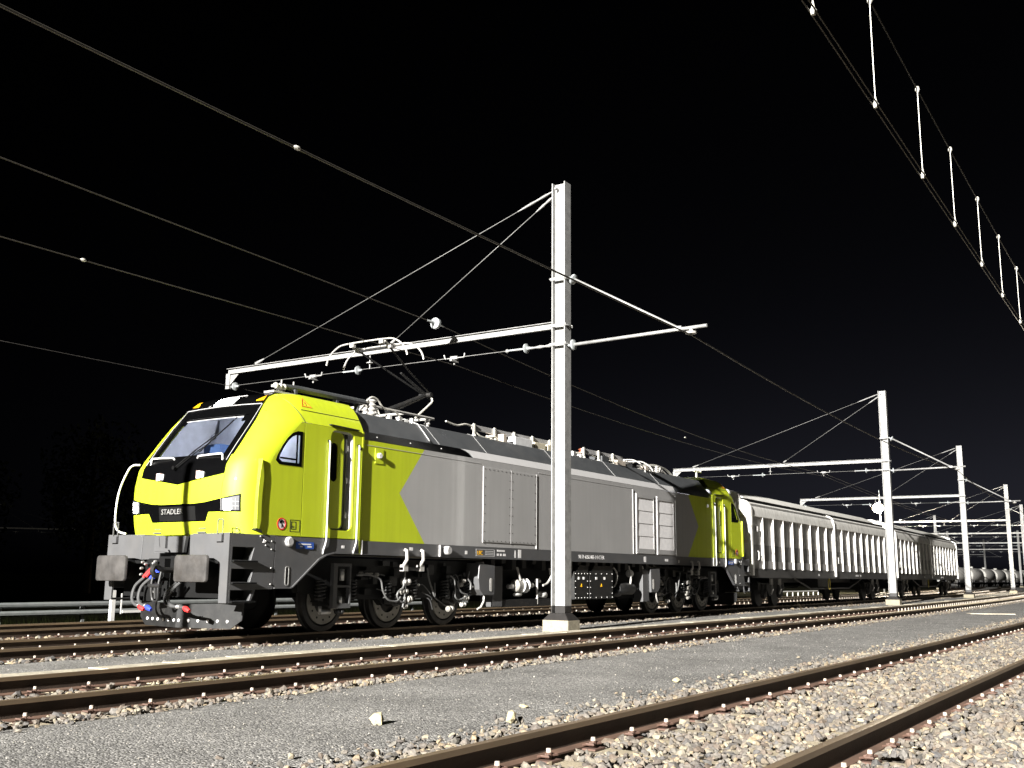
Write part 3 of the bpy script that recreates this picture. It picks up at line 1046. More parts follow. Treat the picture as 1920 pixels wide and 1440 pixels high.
def make_wagon():
    root = empty('freight_wagon')
    hl = WL / 2
    mb = MB()                                         # inner body
    mb.box((-hl + 0.06, -1.36, 1.32), (hl - 0.06, 1.36, 3.55))
    mb.build('body', 'wag_panel', root)
    for s in (-1, 1):
        for a, b in ((-hl + 0.14, -0.08), (0.08, hl - 0.14)):
            mb = MB()                                 # rounded eave shoulder of each sliding wall
            prof = [(1.455, 3.12), (1.425, 3.28), (1.395, 3.40), (1.345, 3.50), (1.27, 3.58), (1.18, 3.63), (1.14, 3.63), (1.14, 3.12)]
            n_ = len(prof)
            mb.add([(x, s * q[0], q[1]) for x in (a, b) for q in prof],
                   [(k, (k + 1) % n_, n_ + (k + 1) % n_, n_ + k) for k in range(n_)] + [tuple(range(n_)), tuple(range(n_, 2 * n_))], 0, True)
            mb.build('eave_panel', 'wag_white', root)
            mb = MB()
            mb.box((a, s * 1.361, 1.60), (b, s * 1.372, 2.15))
            mb.build('lower_panel', 'wag_lower', root)
            mb = MB()
            mb.box((a, s * 1.362, 1.34), (b, s * 1.40, 1.60))
            mb.build('kick_panel', 'wag_panel', root)
            nb = 9
            st = (b - a) / nb
            for k in range(nb + 1):
                x = min(max(a + k * st, a + 0.03), b - 0.03)
                mb = MB()
                mb.add([(x - 0.035, s * 1.362, 1.33), (x + 0.035, s * 1.362, 1.33), (x + 0.025, s * 1.455, 1.33), (x - 0.025, s * 1.455, 1.33),
                        (x - 0.035, s * 1.362, 3.12), (x + 0.035, s * 1.362, 3.12), (x + 0.025, s * 1.455, 3.12), (x - 0.025, s * 1.455, 3.12)],
                       [(0, 3, 2, 1), (4, 5, 6, 7), (0, 1, 5, 4), (1, 2, 6, 5), (2, 3, 7, 6), (3, 0, 4, 7)])
                mb.build('rib', 'wag_white', root)
        # middle post and corner posts
        for x, w in ((0.0, 0.075), (-hl + 0.06, 0.08), (hl - 0.06, 0.08)):
            mb = MB()
            prof = [(1.34, 1.10), (1.48, 1.10), (1.48, 3.28), (1.462, 3.42), (1.41, 3.53), (1.32, 3.62), (1.2, 3.67), (1.1, 3.67), (1.1, 3.5), (1.34, 3.3)]
            n_ = len(prof)
            mb.add([(xx, s * q[0], q[1]) for xx in (x - w, x + w) for q in prof],
                   [(k, (k + 1) % n_, n_ + (k + 1) % n_, n_ + k) for k in range(n_)] + [tuple(range(n_)), tuple(range(n_, 2 * n_))])
            mb.build('post', 'wag_white', root)
        for x in (-hl + 0.75, 0.45):                   # lock levers
            mb = MB()
            mb.tube([(x, s * 1.40, 1.62), (x, s * 1.45, 1.66), (x, s * 1.45, 1.9), (x, s * 1.40, 1.95)], 0.018, 6)
            mb.build('lock_lever', 'wag_white', root)
            mb = MB()
            mb.box((x - 0.05, s * 1.364, 2.60), (x + 0.05, s * 1.45, 2.78))
            mb.build('lock_box', 'wag_panel', root)
        mb = MB()                                     # sole bar
        mb.box((-hl, s * 1.30, 1.02), (hl, s * 1.42, 1.318))
        mb.box((-hl, s * 1.28, 1.02), (hl, s * 1.45, 1.045))
        mb.build('sole_bar', 'wag_sole', root)
        mb = MB()                                     # truss rod below
        mb.tube([(-5.2, s * 1.2, 1.02), (-3.0, s * 1.2, 0.62), (3.0, s * 1.2, 0.62), (5.2, s * 1.2, 1.02)], 0.035, 6)
        mb.build('truss_rod', 'wag_sole', root)
        mb = MB()
        k = 18
        mb.tube([(-0.6 + 0.14 * math.cos(2 * math.pi * i / k), s * 1.30, 0.80 + 0.22 * math.sin(2 * math.pi * i / k)) for i in range(k + 1)], 0.022, 6)
        mb.build('hand_wheel', 'yellow_ring', root)
        mb = MB()
        for x in (3.4, 3.7, 4.2, -2.6):
            mb.box((x, s * 1.425, 1.12), (x + 0.18, s * 1.428, 1.2))
        mb.build('stencil', 'sticker', root)
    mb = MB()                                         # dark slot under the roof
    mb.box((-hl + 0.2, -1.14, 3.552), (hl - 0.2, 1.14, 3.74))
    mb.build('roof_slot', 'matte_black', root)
    mb = MB()                                         # roof cap
    prof = [(-1.16, 3.74), (-1.12, 3.78), (-0.95, 3.89), (-0.65, 4.02), (-0.3, 4.10), (0.3, 4.10), (0.65, 4.02), (0.95, 3.89), (1.12, 3.78), (1.16, 3.74)]
    n_ = len(prof)
    X_ = [-hl + 0.15, -hl + 0.9, hl - 2.2, hl - 0.9, hl - 0.15]
    sc_ = [1.0, 1.0, 1.0, 0.8, 0.62]
    mb.add([(x, q[0] * s, 3.74 + (q[1] - 3.74) * (1 if s == 1 else s * 0.75)) for x, s in zip(X_, sc_) for q in prof],
           [(i * n_ + k, i * n_ + (k + 1) % n_, (i + 1) * n_ + (k + 1) % n_, (i + 1) * n_ + k) for i in range(len(X_) - 1) for k in range(n_)]
           + [tuple(range(n_)), tuple(range(4 * n_, 5 * n_))], 0, True)
    mb.build('roof', 'wag_white', root)
    for s in (-1, 1):                                  # end walls
        x = s * hl
        mb = MB()
        out = [(-1.40, 1.10), (1.40, 1.10), (1.40, 3.40), (1.25, 3.60), (1.12, 3.68), (1.05, 3.88), (0.6, 4.05), (-0.6, 4.05), (-1.05, 3.88), (-1.12, 3.68), (-1.25, 3.60), (-1.40, 3.40)]
        mb.plate(out, [], lambda u, v, d: (x + d, u, v), -0.03, 0.03)
        ew = mb.build('end_wall', 'wag_white', root)
        mb = MB()
        for y in (-0.9, -0.3, 0.3, 0.9):
            mb.box((x + s * 0.03, y - 0.05, 1.3), (x + s * 0.10, y + 0.05, 3.6))
        mb.build('end_stiffener', 'wag_white', ew)
        mb = MB()
        for z in (2.2, 3.05):
            mb.box((x + s * 0.031, -1.35, z), (x + s * 0.07, 1.35, z + 0.10))
        mb.build('end_rail', 'cream', ew)
        for y in (-0.95, 0.95):
            mb = MB()
            mb.cyl((x, y, 1.05), (x + s * 0.5, y, 1.05), 0.10, n=12)
            mb.cyl((x + s * 0.5, y, 1.05), (x + s * 0.56, y, 1.05), 0.23, n=16)
            mb.build('buffer', 'bogie', root)
        for y in (-1.2, 1.2):
            mb = MB()
            mb.tube([(x + s * 0.1, y, 1.9), (x + s * 0.22, y, 1.85), (x + s * 0.22, y, 0.55), (x + s * 0.1, y, 0.5)], 0.02, 6)
            mb.build('grab_rail', 'white', root)
    for s in (-1, 1):
        xb = s * (hl - 3.0)
        bg_ = MB()
        for sy in (-1, 1):
            bg_.plate([(xb - 1.5, 0.62), (xb - 0.5, 0.62), (xb - 0.3, 0.38), (xb + 0.3, 0.38), (xb + 0.5, 0.62), (xb + 1.5, 0.62), (xb + 1.45, 0.85), (xb - 1.45, 0.85)], [],
                      lambda u, v, d: (u, d, v), sy * 1.0, sy * 1.12)
        bg_.box((xb - 0.2, -1.1, 0.5), (xb + 0.2, 1.1, 0.9))
        bo = bg_.build('bogie', 'bogie', root)
        for dx in (-0.9, 0.9):
            for sy in (-1, 1):
                mb = MB()
                mb.lathe((xb + dx, sy * 0.80, 0.46), (xb + dx, sy * 0.94, 0.46), [(0, 0.49), (0.15, 0.49), (0.25, 0.46), (1.0, 0.45)], 22)
                mb.build('wheel', 'wheel', bo)
                mb = MB()
                mb.lathe((xb + dx, sy * 1.05, 0.46), (xb + dx, sy * 1.22, 0.46), [(0, 0.16), (0.7, 0.15), (1, 0.10)], 12)
                for q in (-0.2, 0.2):
                    mb.lathe((xb + dx + q, sy * 1.13, 0.50), (xb + dx + q, sy * 1.13, 0.80), [(i / 8, 0.065 if i % 2 else 0.05) for i in range(9)], 8)
                mb.build('axle_box', 'wheel', bo)
        for q in (-0.45, 0.5):
            mb = MB()
            mb.box((xb + q, -1.26, 0.78), (xb + q + 0.22, -1.20, 1.0))
            mb.tube([(xb + q + 0.1, -1.25, 0.8), (xb + q + 0.02, -1.3, 0.62), (xb + q + 0.1, -1.22, 0.45)], 0.03, 6)
            mb.build('brake_gear', 'insulator', bo)
    mb = MB()
    mb.box((-6, -0.5, 0.85), (6, 0.5, 1.1))
    mb.box((-1.6, -1.1, 0.66), (0.2, -0.5, 1.0))
    mb.build('underframe', 'bogie', root)
    return root


def on_curve(x, yc):
    return (x, yc + yo(x), 0.0), heading(x)


w0 = make_wagon()
loc, h = on_curve(34.5 + WL / 2, 14.2)
w0.location = loc
w0.rotation_euler = (0, 0, h)
tag(w0, 'white ribbed covered wagon coupled directly behind the locomotive', 'wagon', 'white covered wagons')
w1 = copy_tree(w0)
loc, h = on_curve(34.5 + WL * 1.5 + 1.35, 14.2)
w1.location = loc
w1.rotation_euler = (0, 0, h)
tag(w1, 'white ribbed covered wagon at the tail of the train, shadow across its side', 'wagon', 'white covered wagons')

# ------------------------------------------------------------------ locomotive
XC, YC = 22.7, 14.2
LOC = (XC, YC, 0.0)
loco = empty('locomotive', LOC)
tag(loco, 'yellow-green and grey electric locomotive with raised pantograph and lit headlights', 'locomotive')


def part(name, mb, mats, parent=None, **k):
    return mb.build(name, mats, parent or loco, loc=LOC, **k)


#        z     xf     w     df    rc
ROWS = [(1.63, 11.66, 1.50, 1.00, 0.42), (1.82, 11.61, 1.50, 1.00, 0.45), (1.99, 11.58, 1.50, 1.00, 0.46), (2.12, 11.565, 1.50, 1.00, 0.47),
        (2.25, 11.56, 1.50, 1.00, 0.48), (2.47, 11.565, 1.50, 1.00, 0.48), (2.75, 11.615, 1.50, 1.00, 0.50), (2.93, 11.72, 1.50, 1.00, 0.50),
        (3.12, 11.865, 1.50, 0.99, 0.52), (3.32, 12.01, 1.50, 0.98, 0.55), (3.57, 12.20, 1.50, 0.96, 0.62), (3.70, 12.30, 1.44, 0.93, 0.60),
        (3.88, 12.44, 1.335, 0.89, 0.54), (4.02, 12.59, 1.225, 0.84, 0.46), (4.11, 12.79, 1.11, 0.78, 0.36), (4.15, 13.05, 0.97, 0.70, 0.25)]
XREAR = 14.46


def srow(z):
    z = min(max(z, ROWS[0][0]), ROWS[-1][0])
    for a, b in zip(ROWS, ROWS[1:]):
        if z <= b[0]:
            t = (z - a[0]) / (b[0] - a[0])
            return [a[i] + (b[i] - a[i]) * t for i in range(5)]
    return list(ROWS[-1])


def spt(t, z, vee=True):
    """point of the cab skin: t across the front (-1..1), round the corner (1..2), back along the side (2..3)"""
    _, xf, w, df, rc = srow(z)
    s = -1 if t < 0 else 1
    a = abs(t)
    if a <= 1:
        return Vector((xf + 0.05 * a * a, YC + s * a * df, z))
    if a <= 2:
        th = (a - 1) * math.pi / 2
        return Vector((xf + 0.05 + rc * (1 - math.cos(th)), YC + s * (df + (w - df) * math.sin(th)), z))
    x0 = xf + 0.05 + rc
    return Vector((x0 + (XREAR - x0) * (a - 2), YC + s * w, z))


def snorm(t, z):
    e = 0.01
    a = spt(t + e, z) - spt(t - e, z)
    b = spt(t, z + e) - spt(t, z - e)
    n = a.cross(b)
    n.normalize()
    c = spt(t, z) - Vector((13.6, YC, 2.8))
    return n if n.dot(c) > 0 else -n


def mx_front(p):
    return p


def mx_rear(p):
    return (2 * XC - p[0], p[1], p[2])


def patch(mb, ts, bot, top, nz, off, mxf, m=0, thick=0.0, dens=None):
    """strip of the cab skin between two heights, raised by off"""
    o = [(t, [bot(t) + (top(t) - bot(t)) * k / nz for k in range(nz + 1)]) for t in ts]
    vs_ = [mxf(tuple(spt(t, z) + snorm(t, z) * off)) for t, zz in o for z in zz]
    w = nz + 1
    fs_ = [(i * w + k, (i + 1) * w + k, (i + 1) * w + k + 1, i * w + k + 1) for i in range(len(o) - 1) for k in range(nz)]
    n0 = len(vs_)
    if thick:
        vs_ += [mxf(tuple(spt(t, z) + snorm(t, z) * (off - thick))) for t, zz in o for z in zz]
        rim = [(i, 0) for i in range(len(o))] + [(len(o) - 1, k) for k in range(1, w)] + [(i, nz) for i in range(len(o) - 2, -1, -1)] + [(0, k) for k in range(nz - 1, 0, -1)]
        idx = [i * w + k for i, k in rim]
        fs_ += [(idx[j], idx[(j + 1) % len(idx)], idx[(j + 1) % len(idx)] + n0, idx[j] + n0) for j in range(len(idx))]
    mb.add(vs_, fs_, m, True)


def lin(a, b, n):
    return [a + (b - a) * k / n for k in range(n + 1)]


VLINE = lambda t: 2.455 + 0.15 * min(abs(t), 1.05)


def side_map(mxf):
    return lambda u, v, d: mxf((u, d, v))


def build_cab(mxf, front):
    YS = YC - 1.5
    # --- skin
    ts = sorted(set([round(v, 4) for v in lin(-3, -2, 3) + lin(-2, -1, 9) + lin(-1, -0.88, 1) + lin(-0.88, 0.88, 12) + lin(0.88, 1, 1) + lin(1, 2, 9) + lin(2, 3, 3)]))
    mb = MB()
    nr = len(ROWS)
    for j, t in enumerate(ts):
        for k, rw in enumerate(ROWS):
            mb.v.append(mxf(tuple(spt(t, rw[0]))))
    for j in range(len(ts) - 1):
        tm = 0.5 * (ts[j] + ts[j + 1])
        for k in range(nr - 1):
            if abs(tm) < 0.88 and 7 <= k < 11:
                continue
            if tm < -2 and k < 10:
                continue
            mb.f.append((j * nr + k, (j + 1) * nr + k, (j + 1) * nr + k + 1, j * nr + k + 1))
            mb.m.append(0)
            mb.sm.append(True)
    nt = len(ts)
    for j in range(nt // 2):
        a, b, c, d = j, j + 1, nt - 2 - j, nt - 1 - j
        if b > c:
            break
        mb.f.append(tuple(q * nr + nr - 1 for q in ((a, b, c, d) if b != c else (a, b, d))))
        mb.m.append(0)
        mb.sm.append(True)
    cab = part('driver_cab', mb, 'yellow', sharp=38)

    def sub(name, mb_, mats, **k):
        return mb_.build(name, mats, cab, loc=LOC, **k)
    # --- near side panels with real openings
    left = [(srow(z)[1] + 0.05 + srow(z)[4] + 0.004, z) for z in lin(3.565, 1.63, 16)]
    win = [(12.38, 2.80), (12.90, 2.80), (12.90, 3.40), (12.78, 3.40), (12.67, 3.36), (12.55, 3.26), (12.44, 3.12), (12.33, 2.94), (12.30, 2.86)]
    wc = (12.66, 3.05)
    grow = lambda pts, s: [(wc[0] + (p[0] - wc[0]) * s, wc[1] + (p[1] - wc[1]) * s) for p in pts]
    mp = side_map(mxf)
    mb = MB()
    mb.plate(left + [(12.945, 1.63), (12.945, 3.565)], [grow(win, 0.9)], mp, YS, YS + 0.03)
    sub('side_panel', mb, 'yellow')
    mb = MB()
    mb.plate([(12.962, 1.63), (XREAR, 1.63), (XREAR, 3.565), (12.962, 3.565)], [rrect(13.60, 1.77, 14.22, 3.53, 0.13)], mp, YS, YS + 0.03)
    sub('side_panel', mb, 'yellow')
    mb = MB()
    mb.box(mxf((12.93, YS + 0.012, 1.62)), mxf((12.975, YS + 0.05, 3.57)))
    sub('panel_seam', mb, 'seam')
    mb = MB()
    mb.box(mxf((XREAR - 0.03, YS - 0.006, 1.36)), mxf((XREAR + 0.012, YS + 0.1, 3.575)), 1)
    sub('cab_edge', mb, ['seam', 'yellow'])
    mb = MB()
    for z0, z1, xa, xb in ((3.575, 4.10, 12.945, 12.70),):
        zs = lin(z0, z1, 8)
        pts = []
        for i, z in enumerate(zs):
            r_w = srow(z)
            x0 = r_w[1] + 0.05 + r_w[4]
            x = xa + (xb - xa) * i / 8
            t = -(2 + (x - x0) / (XREAR - x0)) if x > x0 else -(1 + math.acos(max(-1, min(1, 1 - (x - r_w[1] - 0.05) / r_w[4]))) * 2 / math.pi)
            pts.append(tuple(spt(t, z) + snorm(t, z) * 0.002))
        mb.tube([mxf(p) for p in pts], 0.006, 5)
    zz = 3.80
    pts = []
    for x in lin(12.92, XREAR, 6):
        r_w = srow(zz - (x - 12.92) * 0.0)
        x0 = r_w[1] + 0.05 + r_w[4]
        pts.append(tuple(spt(-(2 + (x - x0) / (XREAR - x0)), zz) + Vector((0, -0.003, 0.002))))
    mb.tube([mxf(p) for p in pts], 0.006, 5)
    sub('roof_seam', mb, 'seam')
    # side window
    mb = MB()
    mb.plate(win, [grow(win, 0.80)], mp, YS - 0.006, YS + 0.012)
    sub('side_window_frame', mb, 'black')
    mb = MB()
    mb.add([mp(u, v, YS + 0.006) for u, v in grow(win, 0.85)], [tuple(range(len(win)))])
    sub('side_window', mb, 'glass')
    mb = MB()
    mb.box(mxf((12.79, YS + 0.02, 2.84)), mxf((12.82, YS + 0.03, 3.36)))
    mb.box(mxf((12.42, YS + 0.02, 2.90)), mxf((12.82, YS + 0.03, 2.93)))
    sub('window_bar', mb, 'black')
    # recess, open door, seals
    mb = MB()
    mb.box(mxf((14.19, YS + 0.031, 1.77)), mxf((14.225, YS + 0.62, 3.53)))
    mb.box(mxf((13.60, YS + 0.031, 3.50)), mxf((14.19, YS + 0.62, 3.53)))
    mb.box(mxf((13.60, YS + 0.031, 1.74)), mxf((14.19, YS + 0.62, 1.77)))
    sub('door_recess', mb, 'jamb')
    mb = MB()
    mb.box(mxf((13.57, YS + 0.62, 1.70)), mxf((14.3, YS + 0.65, 3.6)))
    sub('recess_back', mb, 'matte_black')
    mb = MB()
    mb.plate(rrect(13.585, 1.80, 13.99, 3.50, 0.11), [rrect(13.66, 2.62, 13.84, 3.31, 0.085)], mp, YS + 0.045, YS + 0.09)
    door = part('cab_door', mb, 'yellow')
    mb = MB()
    mb.plate(rrect(13.65, 2.61, 13.85, 3.32, 0.09), [], mp, YS + 0.06, YS + 0.07)
    mb.build('door_window', 'black', door, loc=LOC)
    mb = MB()
    mb.plate(rrect(13.585, 1.79, 14.04, 3.515, 0.12), [rrect(13.57, 1.815, 13.985, 3.485, 0.11)], mp, YS + 0.055, YS + 0.12)
    mb.box(mxf((14.055, YS + 0.05, 1.80)), mxf((14.085, YS + 0.35, 3.49)))
    mb.build('door_seal', 'hose', door, loc=LOC)
    mb = MB()
    for z in (2.0, 2.62, 3.2):
        mb.box(mxf((14.12, YS + 0.10, z)), mxf((14.186, YS + 0.16, z + 0.10)))
    mb.build('door_hinge', 'white', door, loc=LOC)
    mb = MB()
    mb.plate([(13.55, 3.60), (14.30, 3.585), (14.30, 3.60), (13.55, 3.615)], [], mp, YS - 0.045, YS + 0.01)
    sub('rain_gutter', mb, 'seam')
    for x in (13.55, 14.325):
        mb = MB()
        y = YS - 0.03
        pts = [(x, YS, 3.31), (x, y + 0.01, 3.315), (x, y, 3.29), (x, y, 1.60), (x - 0.02, y, 1.52), (x - 0.045, y + 0.01, 1.44), (x - 0.045, y + 0.03, 1.36), (x - 0.045, YS, 1.35)]
        mb.tube([mxf(p) for p in pts], 0.014, 8)
        hr = part('door_handrail', mb, 'white')
        mb = MB()
        mb.cyl(mxf((x - 0.01, YS + 0.005, 3.33)), mxf((x + 0.03, YS - 0.045, 3.24)), 0.022, n=8)
        mb.build('rail_bracket', 'matte_black', hr, loc=LOC)
    # corner fin with its handhold
    mb = MB()
    lo, hi = [], []
    for z in lin(1.70, 2.86, 14):
        q = (z - 1.70) / 1.16
        xl = 11.93 + 0.10 * max(0, q - 0.35) ** 1.6 - 0.05 * (1 - q) * q
        w_ = 0.10 * min(1, (1 - q) * 3.5 + 0.12) * min(1, q * 4 + 0.55)
        lo.append((xl, z))
        hi.append((xl + w_, z))
    mb.plate(lo + hi[::-1], [], mp, YS - 0.028, YS + 0.16)
    sub('corner_fin', mb, 'yellow', bevel=0.01)
    mb = MB()
    mb.plate([(11.905, 1.70), (12.05, 1.66), (12.05, 1.69), (11.93, 1.73)], [], mp, YS - 0.03, YS + 0.1)
    sub('fin_foot', mb, 'seam')
    # far side handrail
    mb = MB()
    pts = [(11.86, YC + 1.40, 2.88), (11.78, YC + 1.52, 2.86), (11.70, YC + 1.56, 2.70), (11.60, YC + 1.58, 2.40), (11.56, YC + 1.58, 2.05), (11.58, YC + 1.58, 1.80), (11.64, YC + 1.54, 1.70), (11.70, YC + 1.44, 1.67)]
    mb.tube([mxf(tuple(p)) for p in smooth_path(pts, 4)], 0.017, 8)
    sub('front_handrail', mb, 'white')
    # --- black front mask, windscreen
    mb = MB()
    tt = lin(-1.04, 1.04, 18)
    patch(mb, tt, VLINE, lambda t: 2.93, 8, 0.014, mxf, thick=0.012)
    for s in (-1, 1):
        patch(mb, sorted([s * 0.86, s * 0.95, s * 1.04, s * 1.09]), lambda t: 2.93, lambda t: 3.70, 7, 0.014, mxf, thick=0.012)
    tt2 = lin(-1.09, 1.09, 22)
    patch(mb, tt2, lambda t: 3.672, lambda t: 4.14, 12, 0.024, mxf, thick=0.02)
    mask = part('windscreen_surround', mb, 'black')

    def msub(name, mb_, mats, **k):
        return mb_.build(name, mats, mask, loc=LOC, **k)
    mb = MB()
    patch(mb, lin(-0.88, 0.88, 10), lambda t: 2.93, lambda t: 3.70, 6, -0.004, mxf)
    msub('windscreen', mb, 'glass')
    # stepped black print at the upper corners of the glass
    mb = MB()
    patch(mb, lin(-0.88, 0.88, 8), lambda t: 3.655, lambda t: 3.70, 1, 0.0, mxf)
    for s in (-1, 1):
        patch(mb, sorted([s * 0.88, s * 0.80, s * 0.74]), lambda t: 3.56, lambda t: 3.655, 1, 0.0, mxf)
        patch(mb, sorted([s * 0.88, s * 0.86, s * 0.835]), lambda t: 2.93, lambda t: 3.56, 5, 0.0, mxf)
    patch(mb, lin(-0.88, 0.88, 8), lambda t: 2.93, lambda t: 2.955, 1, 0.0, mxf)
    msub('glass_print', mb, 'black')
    mb = MB()
    patch(mb, lin(-0.74, 0.80, 8), lambda t: 3.642, lambda t: 3.656, 1, 0.003, mxf)
    msub('blind_rail', mb, 'stripe')
    mb = MB()
    def sline(pts, off, r, n=6):
        return [mxf(tuple(spt(t, z) + snorm(t, z) * off)) for t, z in pts]
    mb.tube(sline([(-1.07, 3.86), (-0.6, 3.87), (0, 3.875), (0.6, 3.87), (1.07, 3.86)], 0.029, 0), 0.007, 6)
    for s in (-1, 1):
        mb.tube(sline([(s * 1.07, 3.86), (s * 1.03, 3.5), (s * 1.01, 3.1), (s * 1.0, 2.82)], 0.024, 0), 0.005, 6)
    msub('trim_line', mb, 'stripe')
    # head lamp on the roof front
    mb = MB()
    patch(mb, lin(-0.34, 0.40, 5), lambda t: 3.885, lambda t: 4.06, 4, 0.030, mxf, thick=0.01)
    rl = msub('roof_lamp_housing', mb, 'black')
    mb = MB()
    patch(mb, lin(-0.24, 0.30, 4), lambda t: 3.905, lambda t: 4.035, 4, 0.036, mxf, thick=0.008)
    msub('roof_headlight', mb, 'lamp_on' if front else 'lamp_dim')
    mb = MB()
    mb.tube(sline([(0.42, 3.885), (0.26, 4.075), (-0.36, 4.085)], 0.032, 0), 0.006, 6)
    msub('lamp_trim', mb, 'stripe')
    for s in (-1, 1):
        mb = MB()
        patch(mb, sorted([s * 0.84, s * 1.05]), lambda t: 3.93, lambda t: 3.935 + 0.115 * (abs(t) - 0.82) / 0.23, 4, 0.032, mxf, thick=0.006)
        msub('reflector', mb, 'amber')
    # handrails on the hood, marker lamps
    for s in (-1, 1):
        mb = MB()
        xr = 11.70
        pts = [(xr + 0.06, s * 0.90, 2.80), (xr, s * 0.90, 2.84), (xr, s * 0.89, 2.92), (xr, s * 0.86, 2.945), (xr - 0.01, s * 0.6, 2.94), (xr - 0.01, s * 0.32, 2.93), (xr, s * 0.29, 2.90), (xr, s * 0.28, 2.82), (xr + 0.05, s * 0.28, 2.78)]
        mb.tube([mxf((x_, YC + y_, z_)) for x_, y_, z_ in pts], 0.016, 8)
        msub('hood_handrail', mb, 'white')
        mb = MB()
        t, z = s * 0.50, 2.60
        c = spt(t, z)
        mb.box(mxf((c.x - 0.055, c.y - 0.05, z - 0.065)), mxf((c.x + 0.02, c.y + 0.05, z + 0.065)))
        ml = msub('marker_lamp', mb, 'marker_red', bevel=0.008)
        mb = MB()
        mb.box(mxf((c.x - 0.03, c.y - 0.10, z - 0.05)), mxf((c.x + 0.02, c.y - 0.052, z + 0.05)))
        msub('marker_housing', mb, 'white', bevel=0.006)
    # wiper
    mb = MB()
    a = spt(0.10, 2.72) + Vector((-0.06, 0, 0.02))
    b = spt(-0.42, 3.28) + snorm(-0.42, 3.28) * 0.05
    mb.tube([mxf(tuple(p)) for p in (a, a.lerp(b, 0.55) + Vector((-0.02, 0, 0)), b)], 0.012, 6)
    a2 = a + Vector((0, -0.06, 0.0))
    b2 = b + Vector((0, -0.015, -0.05))
    mb.tube([mxf(tuple(p)) for p in (a2, a2.lerp(b2, 0.55) + Vector((-0.02, 0, 0)), b2)], 0.009, 6)
    mb.tube([mxf(tuple(spt(t, z) + snorm(t, z) * 0.025)) for t, z in ((-0.26, 2.99), (-0.42, 3.28), (-0.62, 3.62))], 0.012, 6)
    mb.cyl(mxf(tuple(a + Vector((0.08, 0, 0)))), mxf(tuple(a + Vector((-0.03, 0, 0)))), 0.035, n=10)
    msub('wiper', mb, 'rubber')
    # --- lamp and name band
    mb = MB()
    gb = lambda t: 1.84 if abs(t) < 0.66 else (1.84 + (abs(t) - 0.66) / 0.08 * 0.15 if abs(t) < 0.74 else 1.99)
    gt = lambda t: 2.13 + 0.07 * max(0, (abs(t) - 0.55) / 0.45)
    patch(mb, sorted([-1.0, -0.87, -0.74, -0.66, -0.4, 0, 0.4, 0.66, 0.74, 0.87, 1.0]), gb, gt, 3, 0.006, mxf, thick=0.006)
    for s in (-1, 1):
        patch(mb, sorted([s * v for v in lin(1.0, 1.47, 5)]), lambda t: 1.985, lambda t: 2.20 + 0.07 * (abs(t) - 1) / 0.47, 3, 0.006, mxf, thick=0.006)
    band = part('name_band', mb, 'black')
    text_obj('lettering', 'STADLER', 0.125, mxf((11.535, YC + 0.34, 1.965)), (0, -1, 0) if front else (0, 1, 0), (0, 0, 1), 'steel', band, LOC, sx=1.06)
    mb = MB()
    patch(mb, lin(-0.45, 0.45, 4), lambda t: 1.86, lambda t: 2.09, 2, 0.009, mxf, thick=0.004)
    mb.build('name_panel', 'matte_black', band, loc=LOC)
    for s in (-1, 1):
        mb = MB()
        patch(mb, sorted([s * v for v in lin(1.02, 1.44, 5)]), lambda t: 2.01, lambda t: 2.185 + 0.06 * (abs(t) - 1) / 0.47, 3, 0.010, mxf, thick=0.004)
        hl = part('headlight', mb, 'lamp_dim' if front else 'jamb')
        mb = MB()
        patch(mb, sorted([s * v for v in lin(1.10, 1.28, 3)]), lambda t: 2.015, lambda t: 2.19, 2, 0.016, mxf, thick=0.004)
        mb.build('main_beam', 'lamp_on' if front else 'jamb', hl, loc=LOC)
        mb = MB()
        for q in (1.03, 1.135, 1.28, 1.36):
            patch(mb, sorted([s * q, s * (q + 0.008)]), lambda t: 2.01, lambda t: 2.20, 1, 0.019, mxf)
        for z in (2.07, 2.14):
            patch(mb, sorted([s * v for v in lin(1.28, 1.44, 2)]), lambda t: z, lambda t: z + 0.008, 1, 0.019, mxf)
        mb.build('reflector_rib', 'body_gray', hl, loc=LOC)
    # seams on the nose
    mb = MB()
    for s in (-1, 1):
        mb.tube(sline([(s * 1.06, 2.60), (s * 1.03, 2.45), (s * 1.01, 2.22)], 0.001, 0), 0.005, 5)
        mb.tube(sline([(s * 1.0, 1.98), (s * 1.0, 1.65)], 0.001, 0), 0.004, 5)
    sub('nose_seam', mb, 'seam')
    mb = MB()
    for t, z in ((-0.72, 2.41), (0.62, 2.38)):
        c = spt(t, z)
        mb.cyl(mxf((c.x + 0.01, c.y, c.z)), mxf((c.x - 0.004, c.y, c.z)), 0.008, n=6)
    sub('fixing_screw', mb, 'seam')
    mb = MB()
    for s in (-1, 1):
        c = spt(s * 0.55, 1.70)
        mb.box(mxf((c.x - 0.012, c.y - 0.10, 1.655)), mxf((c.x + 0.02, c.y + 0.10, 1.675)))
        mb.box(mxf((c.x - 0.012, c.y - 0.10, 1.72)), mxf((c.x + 0.02, c.y + 0.06, 1.735)))
    sub('latch', mb, 'skirt')
    # --- cab interior
    mb = MB()
    mb.box(mxf((13.42, YC - 1.4, 1.66)), mxf((13.46, YC + 1.4, 3.60)), 0)
    mb.box(mxf((13.42, YC - 1.2, 3.601)), mxf((13.46, YC + 1.2, 3.90)), 0)
    mb.box(mxf((11.9, YC - 1.40, 1.70)), mxf((13.42, YC + 1.42, 1.74)), 0)
    patch(mb, lin(0.90, 2.6, 10), lambda t: 1.75, lambda t: 4.0, 10, -0.05, mxf, 1)
    patch(mb, lin(-1.0, 1.0, 6), lambda t: 3.715, lambda t: 4.0, 3, -0.04, mxf, 1)
    patch(mb, lin(-1.35, -0.90, 4), lambda t: 1.75, lambda t: 3.9, 8, -0.05, mxf, 0)
